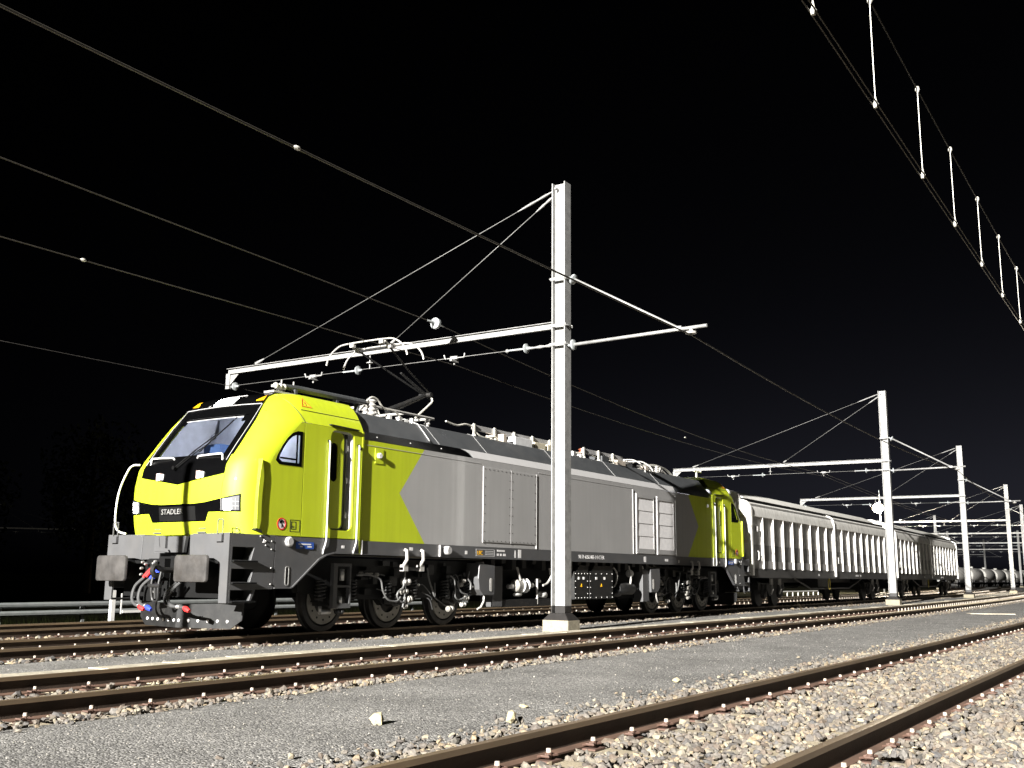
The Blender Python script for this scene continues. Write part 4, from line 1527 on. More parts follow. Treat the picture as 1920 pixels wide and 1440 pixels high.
    mb.add([mxf(p) for p in ((12.40, YC - 1.1, 3.74), (12.40, YC + 1.1, 3.74), (13.42, YC + 1.2, 3.86), (13.42, YC - 1.2, 3.86))], [(0, 1, 2, 3)], 1)
    mb.box(mxf((13.40, YC + 0.15, 1.75)), mxf((13.419, YC + 0.75, 3.55)), 1)
    mb.box(mxf((13.385, YC + 0.30, 3.10)), mxf((13.399, YC + 0.50, 3.32)), 1)
    lining = part('cab_lining', mb, ['cab_wall', 'cab_pale'])
    if front:
        mb = MB()
        mb.box((13.0, YC + 0.66, 1.75), (13.38, YC + 1.10, 3.34))
        mb.build('cabinet', 'cab_blue', lining, loc=LOC)
        mb = MB()
        mb.box((12.86, YC - 0.90, 2.62), (12.98, YC - 0.36, 3.36))
        mb.box((12.55, YC - 0.86, 2.42), (12.98, YC - 0.36, 2.60))
        mb.build('driver_seat', 'cab_blue', lining, loc=LOC, bevel=0.05)
        mb = MB()
        mb.box((11.95, YC - 1.2, 2.55), (12.4, YC + 1.2, 2.80))
        mb.box((12.15, YC - 0.35, 2.80), (12.3, YC + 0.05, 2.98))
        mb.build('driver_desk', 'desk', lining, loc=LOC)
        mb = MB()
        mb.cyl((13.05, YC - 0.55, 3.80), (13.05, YC - 0.55, 3.76), 0.11, n=14)
        cl = mb.build('ceiling_light', 'lamp_cab', lining, loc=LOC)
        li = bpy.data.lights.new('cab_light', 'POINT')
        li.energy = 13.0
        li.color = (0.94, 0.95, 1.0)
        li.shadow_soft_size = 0.12
        lo_ = bpy.data.objects.new('cab_light', li)
        COL.objects.link(lo_)
        lo_.location = (12.95, YC - 0.1, 3.62)
    # --- notices on the near side
    mb = MB()
    k = 24
    circ = lambda r: [(12.50 + r * math.cos(2 * math.pi * i / k), 1.82 + r * math.sin(2 * math.pi * i / k)) for i in range(k)]
    mb.plate(circ(0.098), [], mp, YS - 0.003, YS, 0)
    mb.plate(circ(0.102), [circ(0.080)], mp, YS - 0.005, YS, 1)
    mb.plate([(12.435, 1.885), (12.447, 1.897), (12.568, 1.757), (12.556, 1.745)], [], mp, YS - 0.0055, YS, 2)
    for a_, b_, c_, d_q in ((12.48, 1.85, 12.52, 1.89), (12.494, 1.76, 12.506, 1.85), (12.45, 1.83, 12.465, 1.87), (12.535, 1.83, 12.55, 1.87)):
        mb.plate([(a_, b_), (c_, b_), (c_, d_q), (a_, d_q)], [], mp, YS - 0.006, YS, 2)
    sub('warning_sign', mb, ['sticker', 'red', 'black'])
    mb = MB()
    def frame(u0, v0, u1, v1, w):
        mb.plate([(u0, v0), (u1, v0), (u1, v1), (u0, v1)], [[(u0 + w, v0 + w), (u1 - w, v0 + w), (u1 - w, v1 - w), (u0 + w, v1 - w)]], mp, YS - 0.003, YS)
    frame(12.69, 1.70, 12.92, 1.90, 0.008)
    frame(12.72, 1.74, 12.83, 1.87, 0.009)
    frame(12.735, 1.77, 12.78, 1.80, 0.006)
    sub('stencil', mb, 'seam')
    # high voltage mark on the roof shoulder
    mb = MB()
    ctr = spt(-2.05, 3.93)
    nn = snorm(-2.05, 3.93)
    ex = Vector((1, 0, 0))
    ey = nn.cross(ex) if nn.cross(ex).z > 0 else -nn.cross(ex)
    tri = lambda r: [(r * math.cos(math.radians(a)), r * math.sin(math.radians(a))) for a in (90, 210, 330)]
    tm = lambda u, v, d: mxf(tuple(ctr + ex * u + ey * v + nn * d))
    mb.plate(tri(0.15), [tri(0.115)], tm, 0.002, 0.006)
    mb.plate([(-0.01, 0.045), (0.02, 0.045), (0.0, 0.005), (0.02, 0.0), (-0.012, -0.045), (0.0, -0.008), (-0.02, 0.0)], [], tm, 0.002, 0.006)
    sub('voltage_mark', mb, 'orange')


build_cab(mx_front, True)
build_cab(mx_rear, False)

# --- front and rear frame with buffers, steps, plough
def build_end(mxf, front):
    YS = YC - 1.5
    mp = side_map(mxf)
    fm = lambda u, v, d: mxf((d, YC + u, v))
    for s in (-1, 1):
        mb = MB()
        o_ = [(1.5, 1.64), (1.5, 0.55), (1.32, 0.55), (1.30, 1.12), (1.26, 1.20), (1.16, 1.24), (0.78, 1.245), (0.60, 1.22), (0.58, 1.62)]
        mb.plate([(s * u, v) for u, v in o_], [], fm, 11.40, 11.44)
        fp = part('front_plate', mb, 'skirt', bevel=0.008)
        mb = MB()
        mb.box(mxf((11.445, YC + s * 0.60, 1.605)), mxf((11.72, YC + s * 1.495, 1.635)))
        mb.add([mxf((11.41, YC + s * 0.58, 1.62)), mxf((11.41, YC + s * 0.60, 1.22)), mxf((11.66, YC + s * 0.38, 1.24)), mxf((11.66, YC + s * 0.36, 1.62))], [(0, 1, 2, 3)])
        mb.build('front_shelf', 'skirt', fp, loc=LOC)
        # side plate with the three steps
        mb = MB()
        mp2 = lambda u, v, d: mxf((u, YC + s * d, v))
        holes = []
        for z0, h_ in ((1.215, 0.205), (0.875, 0.205), (0.585, 0.165)):
            holes.append([(11.475, z0), (11.87, z0), (11.93, z0 + h_), (11.475, z0 + h_)])
        mb.plate([(11.442, 0.55), (11.90, 0.55), (12.0, 0.76), (12.37, 0.76), (12.37, 1.63), (11.442, 1.63)], holes, mp2, 1.50, 1.465)
        sp = part('step_plate', mb, 'skirt', bevel=0.004)
        for z0, h_ in ((1.215, 0.205), (0.875, 0.205), (0.585, 0.165)):
            mb = MB()
            mb.box(mxf((11.46, YC + s * 1.565, z0 - 0.028)), mxf((11.96, YC + s * 1.501, z0 - 0.004)))
            mb.build('tread', 'matte_black', sp, loc=LOC)
            mb = MB()
            mb.add([mxf((11.87, YC + s * 1.464, z0)), mxf((11.93, YC + s * 1.464, z0 + h_)), mxf((12.0, YC + s * 1.16, z0 + h_)), mxf((11.9, YC + s * 1.16, z0))], [(0, 1, 2, 3)])
            mb.add([mxf((11.46, YC + s * 1.464, z0 - 0.002)), mxf((11.90, YC + s * 1.464, z0 - 0.002)), mxf((11.93, YC + s * 1.16, z0 - 0.002)), mxf((11.46, YC + s * 1.16, z0 - 0.002))], [(0, 1, 2, 3)])
            mb.build('step_box', 'skirt', sp, loc=LOC)
        mb = MB()
        for u, v in ((12.30, 1.53), (12.30, 1.40), (12.05, 1.60), (12.17, 1.53), (12.17, 1.46), (12.31, 1.1), (12.31, 0.84)):
            mb.cyl(mxf((u, YC + s * 1.49, v)), mxf((u, YC + s * 1.512, v)), 0.014, n=7)
        mb.build('bolt', 'steel', sp, loc=LOC)
        # lamp bracket
        mb = MB()
        y = YC + s * 1.30
        mb.tube([mxf(p) for p in ((11.385, y - 0.06, 1.60), (11.385, y - 0.06, 1.83), (11.385, y - 0.045, 1.845), (11.385, y + 0.045, 1.845), (11.385, y + 0.06, 1.83), (11.385, y + 0.06, 1.60))], 0.011, 6)
        mb.box(mxf((11.35, y - 0.075, 1.50)), mxf((11.398, y + 0.075, 1.61)))
        part('lamp_bracket', mb, 'skirt')
        # buffer
        mb = MB()
        yb = YC + s * 0.98
        sh = rrect(-0.38, -0.21, 0.38, 0.21, 0.05, 4)
        nn = len(sh)
        top = lambda u, v: (u, v + (0.035 * (1 - (u / 0.38) ** 2) - 0.012 if v > 0 else 0))
        sh = [top(*q) for q in sh]
        rings = [(11.10, 0.96), (11.085, 0.985), (11.085, 0.985), (11.13, 1.0)]
        vs_ = [mxf((11.078, yb, 1.08))] + [mxf((11.082, yb + u * 0.6, 1.08 + v * 0.6)) for u, v in sh] + [mxf((11.10, yb + u * 0.975, 1.08 + v * 0.97)) for u, v in sh] + [mxf((11.115, yb + u, 1.08 + v)) for u, v in sh] + [mxf((11.145, yb + u, 1.08 + v)) for u, v in sh]
        fs_ = [(0, 1 + k, 1 + (k + 1) % nn) for k in range(nn)]
        for r_i in range(3):
            fs_ += [(1 + r_i * nn + k, 1 + r_i * nn + (k + 1) % nn, 1 + (r_i + 1) * nn + (k + 1) % nn, 1 + (r_i + 1) * nn + k) for k in range(nn)]
        fs_.append(tuple(1 + 3 * nn + k for k in range(nn)))
        mb.add(vs_, fs_, 0, True)
        bf = part('buffer', mb, 'buffer_face', sharp=40)
        mb = MB()
        mb.lathe(mxf((11.14, yb, 1.07)), mxf((11.95, yb, 1.07)), [(0, 0.12), (0.3, 0.12), (0.3, 0.165), (0.7, 0.165), (0.75, 0.2), (1.0, 0.2)], 18)
        mb.box(mxf((11.5, yb - 0.24, 0.86)), mxf((11.56, yb + 0.24, 1.22)))
        mb.build('buffer_shaft', 'matte_black', bf, loc=LOC)
    # dark headstock and centre fairing
    mb = MB()
    mb.box(mxf((11.62, YC - 1.28, 0.62)), mxf((11.95, YC + 1.28, 1.60)))
    part('headstock', mb, 'matte_black')
    mb = MB()
    mb.plate([(-0.34, 1.60), (-0.30, 1.34), (0.20, 1.34), (0.34, 1.60)], [], fm, 11.52, 11.58)
    cf = part('centre_fairing', mb, 'skirt')
    mb = MB()
    mb.box(mxf((11.47, YC + 0.10, 1.33)), mxf((11.519, YC + 0.36, 1.60)))
    mb.add([mxf(p) for p in ((11.46, YC + 0.36, 1.60), (11.46, YC + 0.36, 1.36), (11.46, YC - 0.02, 1.34), (11.46, YC + 0.03, 1.40), (11.46, YC + 0.22, 1.42), (11.46, YC + 0.26, 1.60))], [(0, 1, 2, 3, 4, 5)])
    mb.build('fairing_panel', 'skirt', cf, loc=LOC)
    # draw hook, screw coupling
    mb = MB()
    mb.tube([mxf(p) for p in smooth_path([(11.60, YC, 1.05), (11.35, YC, 1.06), (11.22, YC, 1.12), (11.17, YC, 1.05), (11.22, YC, 0.97), (11.30, YC, 0.97)], 3)], 0.045, 8)
    mb.tube([mxf(p) for p in smooth_path([(11.28, YC - 0.09, 1.02), (11.24, YC - 0.09, 0.8), (11.26, YC - 0.06, 0.58), (11.26, YC + 0.06, 0.58), (11.24, YC + 0.09, 0.8), (11.28, YC + 0.09, 1.02)], 4)], 0.022, 8)
    mb.cyl(mxf((11.24, YC - 0.14, 0.80)), mxf((11.24, YC + 0.14, 0.80)), 0.035, n=8)
    mb.cyl(mxf((11.25, YC, 0.82)), mxf((11.27, YC, 0.60)), 0.03, n=8)
    part('coupling_hook', mb, 'bogie')
    # jumper socket block with taps
    mb = MB()
    mb.box(mxf((11.50, YC + 0.12, 0.92)), mxf((11.618, YC + 0.60, 1.24)))
    mb.box(mxf((11.46, YC + 0.30, 0.55)), mxf((11.618, YC + 0.55, 0.80)))
    jb = part('tap_block', mb, 'matte_black')
    mb = MB()
    for y, z in ((0.30, 1.16), (0.22, 1.12), (0.26, 1.19), (0.5, 1.15), (0.58, 1.18), (0.60, 1.08), (0.60, 0.98), (0.34, 0.78), (0.20, 0.80), (0.30, 0.70), (0.22, 0.70), (0.16, 0.69), (0.24, 1.0), (0.16, 0.98)):
        mb.lathe(mxf((11.47, YC + y, z)), mxf((11.40, YC + y, z)), [(0, 0.012), (0.5, 0.026), (1, 0.018)], 8)
    mb.build('tap_fitting', 'steel', jb, loc=LOC)
    for y, z, mt in ((0.43, 1.02, 'red'), (0.36, 1.03, 'red'), (0.26, 1.0, 'blue'), (0.20, 0.99, 'blue')):
        mb = MB()
        mb.lathe(mxf((11.48, YC + y, z + 0.06)), mxf((11.38, YC + y + 0.05, z - 0.09)), [(0, 0.018), (0.4, 0.026), (1, 0.026)], 8)
        mb.build('air_cock', mt, jb, loc=LOC)
    hoses = [(0.48, 0.93, 0.66, 0.38, 'red'), (0.32, 0.92, 0.56, 0.20, 'blue'), (-0.42, 0.86, 0.28, -0.62, None), (-0.34, 0.86, 0.10, -0.72, 'red')]
    for y0, z0, bulge, y1, mt in hoses:
        mb = MB()
        sgn = 1 if y0 > 0 else 1
        pts = smooth_path([(11.40, YC + y0, z0), (11.34, YC + y0 + 0.14, z0 - 0.14), (11.30, YC + y0 + 0.15, 0.60), (11.28, YC + y0 + 0.04, 0.50), (11.28, YC + y1, 0.47)], 4)
        mb.tube([mxf(tuple(p)) for p in pts], 0.026, 8)
        ho = part('brake_hose', mb, 'hose')
        mb = MB()
        for q in (0.0, 0.1):
            mb.cyl(mxf((11.28, YC + y0 + (y1 - y0) * (0.5 + q), 0.482)), mxf((11.28, YC + y0 + (y1 - y0) * (0.55 + q), 0.48)), 0.034, n=8)
        mb.build('hose_ring', 'steel', ho, loc=LOC)
        if mt:
            mb = MB()
            mb.lathe(mxf((11.28, YC + y1 + 0.03, 0.47)), mxf((11.28, YC + y1 - 0.10, 0.42)), [(0, 0.03), (0.4, 0.045), (1, 0.03)], 8)
            mb.build('hose_head', mt, ho, loc=LOC)
    # snow plough
    mb = MB()
    a = [(11.70, 0.0), (11.98, 1.24)]
    for s in (-1, 1):
        v8 = []
        for d in (0.0, 0.02):
            for (x, u, z) in ((11.70, 0.0, 0.13), (11.93, 1.05, 0.13), (11.975, 1.25, 0.27), (11.985, 1.27, 0.54), (11.72, 0.0, 0.50)):
                v8.append(mxf((x + d, YC + s * u, z)))
        mb.add(v8, [(0, 1, 2, 3, 4), (9, 8, 7, 6, 5)] + [(k, (k + 1) % 5, 5 + (k + 1) % 5, 5 + k) for k in range(5)])
    pl = part('snow_plough', mb, 'plough')
    mb = MB()
    for s in (-1, 1):
        for k in range(6):
            u = 0.06 + k * 0.185
            x = 11.70 + 0.23 * u / 1.05
            mb.lathe(mxf((x + 0.01, YC + s * u, 0.245)), mxf((x - 0.012, YC + s * u, 0.245)), [(0, 0.026), (0.7, 0.026), (1, 0.016)], 8)
    mb.build('plough_bolt', 'sticker', pl, loc=LOC)
    # skirt behind the steps
    mb = MB()
    sk = [(12.385, 1.615), (XREAR + 0.03, 1.615), (XREAR + 0.03, 1.365), (13.78, 1.365), (13.60, 1.33), (13.42, 1.25), (12.80, 0.785), (12.76, 0.77), (12.385, 0.77)]
    mb.plate(sk, [rrect(12.645, 0.83, 12.705, 1.12, 0.028)], mp, YS, YS + 0.05)
    mb.plate([(12.385, 0.785), (12.385, 0.77), (12.76, 0.77), (12.80, 0.785), (13.42, 1.25), (13.60, 1.33), (13.78, 1.365), (XREAR, 1.365), (XREAR, 1.38), (13.77, 1.385), (13.59, 1.35), (13.40, 1.27), (12.79, 0.80), (12.75, 0.787)], [], mp, YS - 0.03, YS - 0.001)
    sk_o = part('side_skirt', mb, 'skirt')
    mb = MB()
    mb.plate(rrect(12.63, 0.815, 12.72, 1.135, 0.04), [rrect(12.645, 0.83, 12.705, 1.12, 0.028)], mp, YS - 0.008, YS - 0.001)
    mb.build('slot_rim', 'steel', sk_o, loc=LOC)
    mb = MB()
    mb.lathe(mxf((12.68, YS, 1.535)), mxf((12.68, YS - 0.06, 1.535)), [(0, 0.085), (0.6, 0.085), (1.0, 0.06)], 16)
    mb.cyl(mxf((12.62, YS, 1.535)), mxf((12.62, YS - 0.05, 1.535)), 0.03, n=8)
    mb.build('side_lamp', 'body_gray', sk_o, loc=LOC)
    mb = MB()
    mb.plate(rrect(12.85, 1.425, 13.27, 1.54, 0.02), [], mp, YS - 0.012, YS - 0.001)
    pb = mb.build('blue_plate', 'plate_blue', sk_o, loc=LOC)
    mb = MB()
    for u0, u1, v in ((12.90, 13.20, 1.492), (12.94, 13.00, 1.452), (13.12, 13.22, 1.452)):
        mb.box(mxf((u0, YS - 0.014, v)), mxf((u1, YS - 0.0125, v + 0.022)))
    mb.plate([(12.10, 1.50), (12.16, 1.50), (12.13, 1.56)], [], mp, YS - 0.006, YS)
    mb.box(mxf((13.98, YS - 0.004, 1.46)), mxf((14.05, YS - 0.0005, 1.51)))
    mb.build('plate_lettering', 'sticker', sk_o, loc=LOC)
    mb = MB()
    mb.plate([(XREAR + 0.032, 1.36), (XREAR + 0.05, 1.36), (XREAR + 0.05, 1.62), (XREAR + 0.032, 1.62)], [], mp, YS - 0.02, YS + 0.05)
    mb.build('skirt_edge', 'white', sk_o, loc=LOC)


build_end(mx_front, True)
build_end(mx_rear, False)

# --- mid body
YB = YC - 1.485
XE = 2 * XC - XREAR
bmap = lambda u, v, d: (u, d, v)
mb = MB()
mb.plate([(XREAR + 0.012, 1.61), (16.37, 1.61), (15.56, 2.54), (16.30, 3.45), (XREAR + 0.012, 3.45)], [], bmap, YB, YB + 0.03)
part('yellow_flank', mb, 'yellow')
rx = lambda x: 2 * XC - x
mb = MB()
mb.plate([(16.372, 1.61), (rx(16.372), 1.61), (rx(15.562), 2.54), (rx(16.302), 3.45), (16.302, 3.45), (15.562, 2.54)], [], bmap, YB, YB + 0.03)
body = part('side_wall', mb, 'body_gray')
mb = MB()
mb.plate([(rx(XREAR + 0.012), 1.61), (rx(16.37), 1.61), (rx(15.56), 2.54), (rx(16.30), 3.45), (rx(XREAR + 0.012), 3.45)], [], bmap, YB, YB + 0.03)
part('yellow_flank', mb, 'yellow')
mb = MB()                                            # far side and floor
mb.box((XREAR, YC + 1.43, 1.40), (XE, YC + 1.46, 3.45))
mb.box((XREAR, YB + 0.04, 1.40), (XE, YC + 1.42, 1.45))
part('far_wall', mb, 'body_gray')
mb = MB()
mb.box((XREAR + 0.05, YB - 0.01, 1.375), (XE - 0.05, YB + 0.05, 1.607))
mb.box((XREAR + 0.05, YB - 0.03, 1.362), (XE - 0.05, YB + 0.06, 1.374))
sill = part('sill', mb, 'skirt')
# groove line below the roof edge
mb = MB()
mb.box((XREAR + 0.02, YB - 0.006, 3.355), (18.25, YB - 0.001, 3.362))
mb.box((20.6, YB - 0.006, 3.355), (25.4, YB - 0.001, 3.362))
part('rain_strip', mb, 'stripe')
# access doors
for x0, x1 in ((18.36, 19.42), (19.44, 20.48)):
    mb = MB()
    mb.box((x0, YB - 0.014, 1.71), (x1, YB - 0.001, 3.30))
    ad = part('access_panel', mb, 'body_gray', bevel=0.003)
    mb = MB()
    mb.box((x0 - 0.012, YB - 0.016, 1.70), (x0 + 0.003, YB - 0.001, 3.31))
    mb.build('lit_panel_edge', 'stripe', ad, loc=LOC)  # paler strip puts the lit front edge of the panel into colour
    mb = MB()
    nz = 8
    for k in range(nz + 1):
        for x in (x0 + 0.05, x1 - 0.05):
            mb.cyl((x, YB - 0.014, 1.74 + 1.52 * k / nz), (x, YB - 0.020, 1.74 + 1.52 * k / nz), 0.011, n=6)
    for k in range(1, 6):
        for z in (1.74, 3.26):
            x = x0 + 0.05 + (x1 - x0 - 0.1) * k / 6
            mb.cyl((x, YB - 0.014, z), (x, YB - 0.020, z), 0.011, n=6)
    mb.build('panel_screw', 'seam', ad, loc=LOC)
mb = MB()
mb.box((20.495, YB - 0.016, 1.62), (20.51, YB - 0.001, 3.31))
part('lit_panel_edge', mb, 'stripe')  # same pale strip for the light caught on this edge
# louvre panels towards the rear
for x0, x1 in ((25.62, 26.72), (26.92, 28.04)):
    mb = MB()
    mb.plate([(x0, 1.64), (x1, 1.64), (x1, 3.24), (x0, 3.24)], [[(x0 + 0.07, 1.76), (x1 - 0.04, 1.76), (x1 - 0.04, 3.14), (x0 + 0.07, 3.14)]], bmap, YB - 0.02, YB - 0.001)
    lf = part('louvre_frame', mb, 'body_gray')
    mb = MB()
    mb.box((x0 - 0.010, YB - 0.022, 1.63), (x0, YB - 0.001, 3.25))
    mb.build('frame_edge', 'stripe', lf, loc=LOC)
    for k in range(4):
        z0 = 1.765 + k * 0.344
        mb = MB()
        xa_, xb_, z1_ = x0 + 0.075, x1 - 0.045, z0 + 0.334
        mb.add([(xa_, YB - 0.013, z0), (xb_, YB - 0.013, z0), (xb_, YB - 0.004, z1_), (xa_, YB - 0.004, z1_), (xa_, YB - 0.001, z0), (xb_, YB - 0.001, z0)],
               [(0, 1, 2, 3), (0, 3, 4), (1, 5, 2), (0, 4, 5, 1)])
        mb.build('louvre', 'louvre', lf, loc=LOC)
for xa, xb in ((28.16, 28.20), (25.42, 25.45)):
    mb = MB()
    mb.box((xa, YB - 0.016, 1.62), (xb, YB - 0.001, 3.34))
    part('body_joint', mb, 'body_gray')
# round side lamps high on the flank
for x in (14.91, rx(14.91)):
    mb = MB()
    mb.box((x - 0.10, YB - 0.012, 3.04), (x + 0.14, YB - 0.001, 3.32))
    fl_ = part('flank_lamp', mb, 'yellow', bevel=0.003)
    mb = MB()
    mb.lathe((x, YB - 0.012, 3.19), (x, YB - 0.065, 3.19), [(0, 0.05), (0.7, 0.05), (0.8, 0.055), (1, 0.045)], 14)
    mb.build('lamp_lens', 'white', fl_, loc=LOC)
# lettering along the sill
text_obj('lettering', 'UIC', 0.13, (18.15, YB - 0.0115, 1.435), (1, 0, 0), (0, 0, 1), 'amber', sill, LOC, extrude=0.001)
mb = MB()
mb.plate([(18.11, 1.41), (18.80, 1.41), (18.80, 1.56), (18.11, 1.56)], [[(18.125, 1.42), (18.785, 1.42), (18.785, 1.55), (18.125, 1.55)]], bmap, YB - 0.0125, YB - 0.0101)
for z in (1.44, 1.475, 1.51):
    mb.box((18.46, YB - 0.0125, z), (18.75, YB - 0.0102, z + 0.016))
mb.build('data_panel', 'stripe', sill, loc=LOC)
for x0, x1, z0, z1 in ((18.90, 19.2, 1.52, 1.56), (18.90, 18.97, 1.43, 1.48), (19.02, 19.08, 1.43, 1.48), (19.14, 19.24, 1.43, 1.48), (19.60, 19.64, 1.40, 1.56), (19.74, 19.86, 1.40, 1.58),
                       (17.72, 17.80, 1.44, 1.51), (15.9, 16.0, 1.47, 1.53), (26.05, 26.18, 1.41, 1.56), (21.9, 21.98, 1.43, 1.55), (27.4, 27.6, 1.45, 1.52), (28.3, 28.36, 1.42, 1.5)):
    mb = MB()
    mb.box((x0, YB - 0.0125, z0), (x1, YB - 0.0102, z1))
    mb.build('data_mark', 'sticker', sill, loc=LOC)
text_obj('lettering', '90 71 6256 002-1 E-CTER', 0.135, (22.45, YB - 0.0115, 1.44), (1, 0, 0), (0, 0, 1), 'sticker', sill, LOC, extrude=0.001, sx=0.92)
mb = MB()
mb.lathe((17.05, YB - 0.01, 1.50), (17.05, YB - 0.12, 1.50), [(0, 0.09), (0.7, 0.09), (1, 0.07)], 16)
mb.box((16.82, YB - 0.05, 1.37), (16.845, YB - 0.011, 1.60))
mb.build('side_lamp', 'body_gray', sill, loc=LOC)
# jacking lugs
for x in (15.74, 16.24, rx(15.74), rx(16.24)):
    mb = MB()
    mb.tube([(x, YB - 0.02, 1.48), (x, YB - 0.07, 1.46), (x, YB - 0.08, 1.30), (x - 0.03, YB - 0.02, 1.18)], 0.032, 8)
    mb.box((x - 0.05, YB - 0.05, 1.08), (x + 0.08, YB + 0.05, 1.20))
    mb.build('jacking_lug', 'insulator', sill, loc=LOC)

# --- roof
mb = MB()
prof = [(YB, 3.452), (YC - 1.40, 3.62), (YC - 1.05, 4.02), (YC - 0.92, 4.06), (YC - 0.80, 4.04), (YC - 0.78, 3.98), (YC + 0.78, 3.98), (YC + 0.80, 4.04), (YC + 1.05, 4.02), (YC + 1.40, 3.62), (YC + 1.46, 3.452)]
n_ = len(prof)
xs_ = [XREAR, 15.5, 18, 20.5, 23, 25.5, 28, XE]
mb.add([(x, q[0], q[1]) for x in xs_ for q in prof], [(i * n_ + k, i * n_ + k + 1, (i + 1) * n_ + k + 1, (i + 1) * n_ + k) for i in range(len(xs_) - 1) for k in range(n_ - 1)])
roof = part('roof', mb, 'roof_gray')
mb = MB()
ch0, ch1 = Vector((0, YB, 3.452)), Vector((0, YC - 1.40, 3.62))
cn = Vector((0, -(ch1 - ch0).z, (ch1 - ch0).y)).normalized()
if cn.y > 0:
    cn = -cn
cm = lambda u, v, d: (u, ch0.y + (ch1.y - ch0.y) * v + cn.y * d, ch0.z + (ch1.z - ch0.z) * v + cn.z * d)
mb.plate([(17.62, 0.98), (17.78, 0.80), (17.90, 0.5), (17.98, 0.02), (28.2, 0.02), (28.2, 0.98)], [], cm, 0.004, 0.0005)
mb.build('pale_stripe', 'stripe', roof, loc=LOC)
mb = MB()
mb.plate([(XREAR + 0.02, 0.02), (17.92, 0.02), (17.85, 0.5), (17.74, 0.78), (17.58, 0.98), (XREAR + 0.02, 0.98)], [], cm, 0.004, 0.0005)
mb.build('dark_stripe', 'black', roof, loc=LOC)
mb = MB()
for x in (14.9, 15.9, 16.9):
    q = Vector(cm(x, 0.5, 0.0))
    mb.cyl(q, q + cn * 0.012, 0.016, n=7)
mb.build('roof_bolt', 'steel', roof, loc=LOC)
mb = MB()
for x in (16.9, 18.6, 21.6, 24.6, 27.3):
    mb.tube([(x, YC - 1.402, 3.625), (x - 0.06, YC - 1.052, 4.026), (x - 0.07, YC - 0.92, 4.066)], 0.003, 5)
mb.build('roof_joint', 'body_gray', roof, loc=LOC)
mb = MB()
mb.tube([(16.55, YC - 1.41, 3.66), (16.6, YC - 1.33, 3.72), (16.62, YC - 1.2, 3.86), (16.6, YC - 1.06, 4.03), (16.5, YC - 0.9, 4.1)], 0.013, 6)
mb.build('roof_cable', 'body_gray', roof, loc=LOC)


def ribbed(p0, p1, r, ribs):
    pr = []
    for i in range(ribs):
        a = i / ribs
        pr += [(a + 0.1 / ribs, r * 0.62), (a + 0.45 / ribs, r), (a + 0.6 / ribs, r), (a + 0.95 / ribs, r * 0.62)]
    return pr


def roof_item(name, mb_, mats, **k):
    return part(name, mb_, mats, **k)


for x, y, h_, r, mt in ((15.55, -0.72, 0.42, 0.10, 'insulator'), (15.75, -0.4, 0.36, 0.09, 'insulator'), (16.2, 0.5, 0.4, 0.09, 'insulator'), (22.6, -0.75, 0.28, 0.07, 'copper'), (22.9, -0.75, 0.22, 0.06, 'insulator'),
                        (24.0, -0.72, 0.34, 0.09, 'copper'), (24.4, -0.5, 0.30, 0.08, 'insulator'), (20.9, -0.72, 0.24, 0.06, 'insulator'), (28.6, -0.7, 0.3, 0.08, 'insulator'), (29.1, -0.6, 0.3, 0.08, 'insulator')):
    mb = MB()
    p0, p1 = (x, YC + y, 4.0), (x, YC + y, 4.0 + h_)
    mb.lathe(p0, p1, ribbed(p0, p1, r, 5), 14)
    roof_item('roof_insulator', mb, mt)
pipes = [[(15.2, -0.72, 4.16), (15.5, -0.72, 4.44), (15.72, -0.72, 4.44), (15.95, -0.7, 4.30), (16.3, -0.7, 4.28), (16.6, -0.68, 4.12), (16.65, -0.68, 4.02)],
         [(15.55, -0.55, 4.40), (15.9, -0.5, 4.36), (16.05, -0.5, 4.2), (16.1, -0.5, 4.05)],
         [(14.7, -0.6, 4.10), (15.2, -0.62, 4.16), (15.5, -0.6, 4.3)],
         [(17.9, -0.8, 4.28), (18.3, -0.8, 4.24), (18.6, -0.82, 4.30), (18.9, -0.82, 4.28)],
         [(18.9, -0.82, 4.22), (19.1, -0.85, 4.10), (19.4, -0.85, 4.08), (19.7, -0.85, 4.14), (19.9, -0.85, 4.06)],
         [(22.4, -0.75, 4.18), (23.2, -0.75, 4.16), (24.2, -0.75, 4.22), (25.0, -0.75, 4.14)],
         [(25.0, -0.78, 4.12), (26.2, -0.78, 4.16), (27.2, -0.78, 4.12), (28.2, -0.76, 4.14)],
         [(27.6, -0.7, 4.18), (28.6, -0.68, 4.30), (29.4, -0.66, 4.26), (29.9, -0.66, 4.08)],
         [(27.8, -0.5, 4.2), (28.8, -0.5, 4.36), (29.6, -0.5, 4.30), (30.2, -0.5, 4.1)],
         [(28.0, -0.3, 4.22), (28.9, -0.3, 4.38), (29.8, -0.3, 4.30), (30.4, -0.3, 4.1)]]
for ps in pipes:
    mb = MB()
    mb.tube(smooth_path([(a, YC + b, c) for a, b, c in ps], 4), 0.02, 8)
    roof_item('roof_pipe', mb, 'dropper')
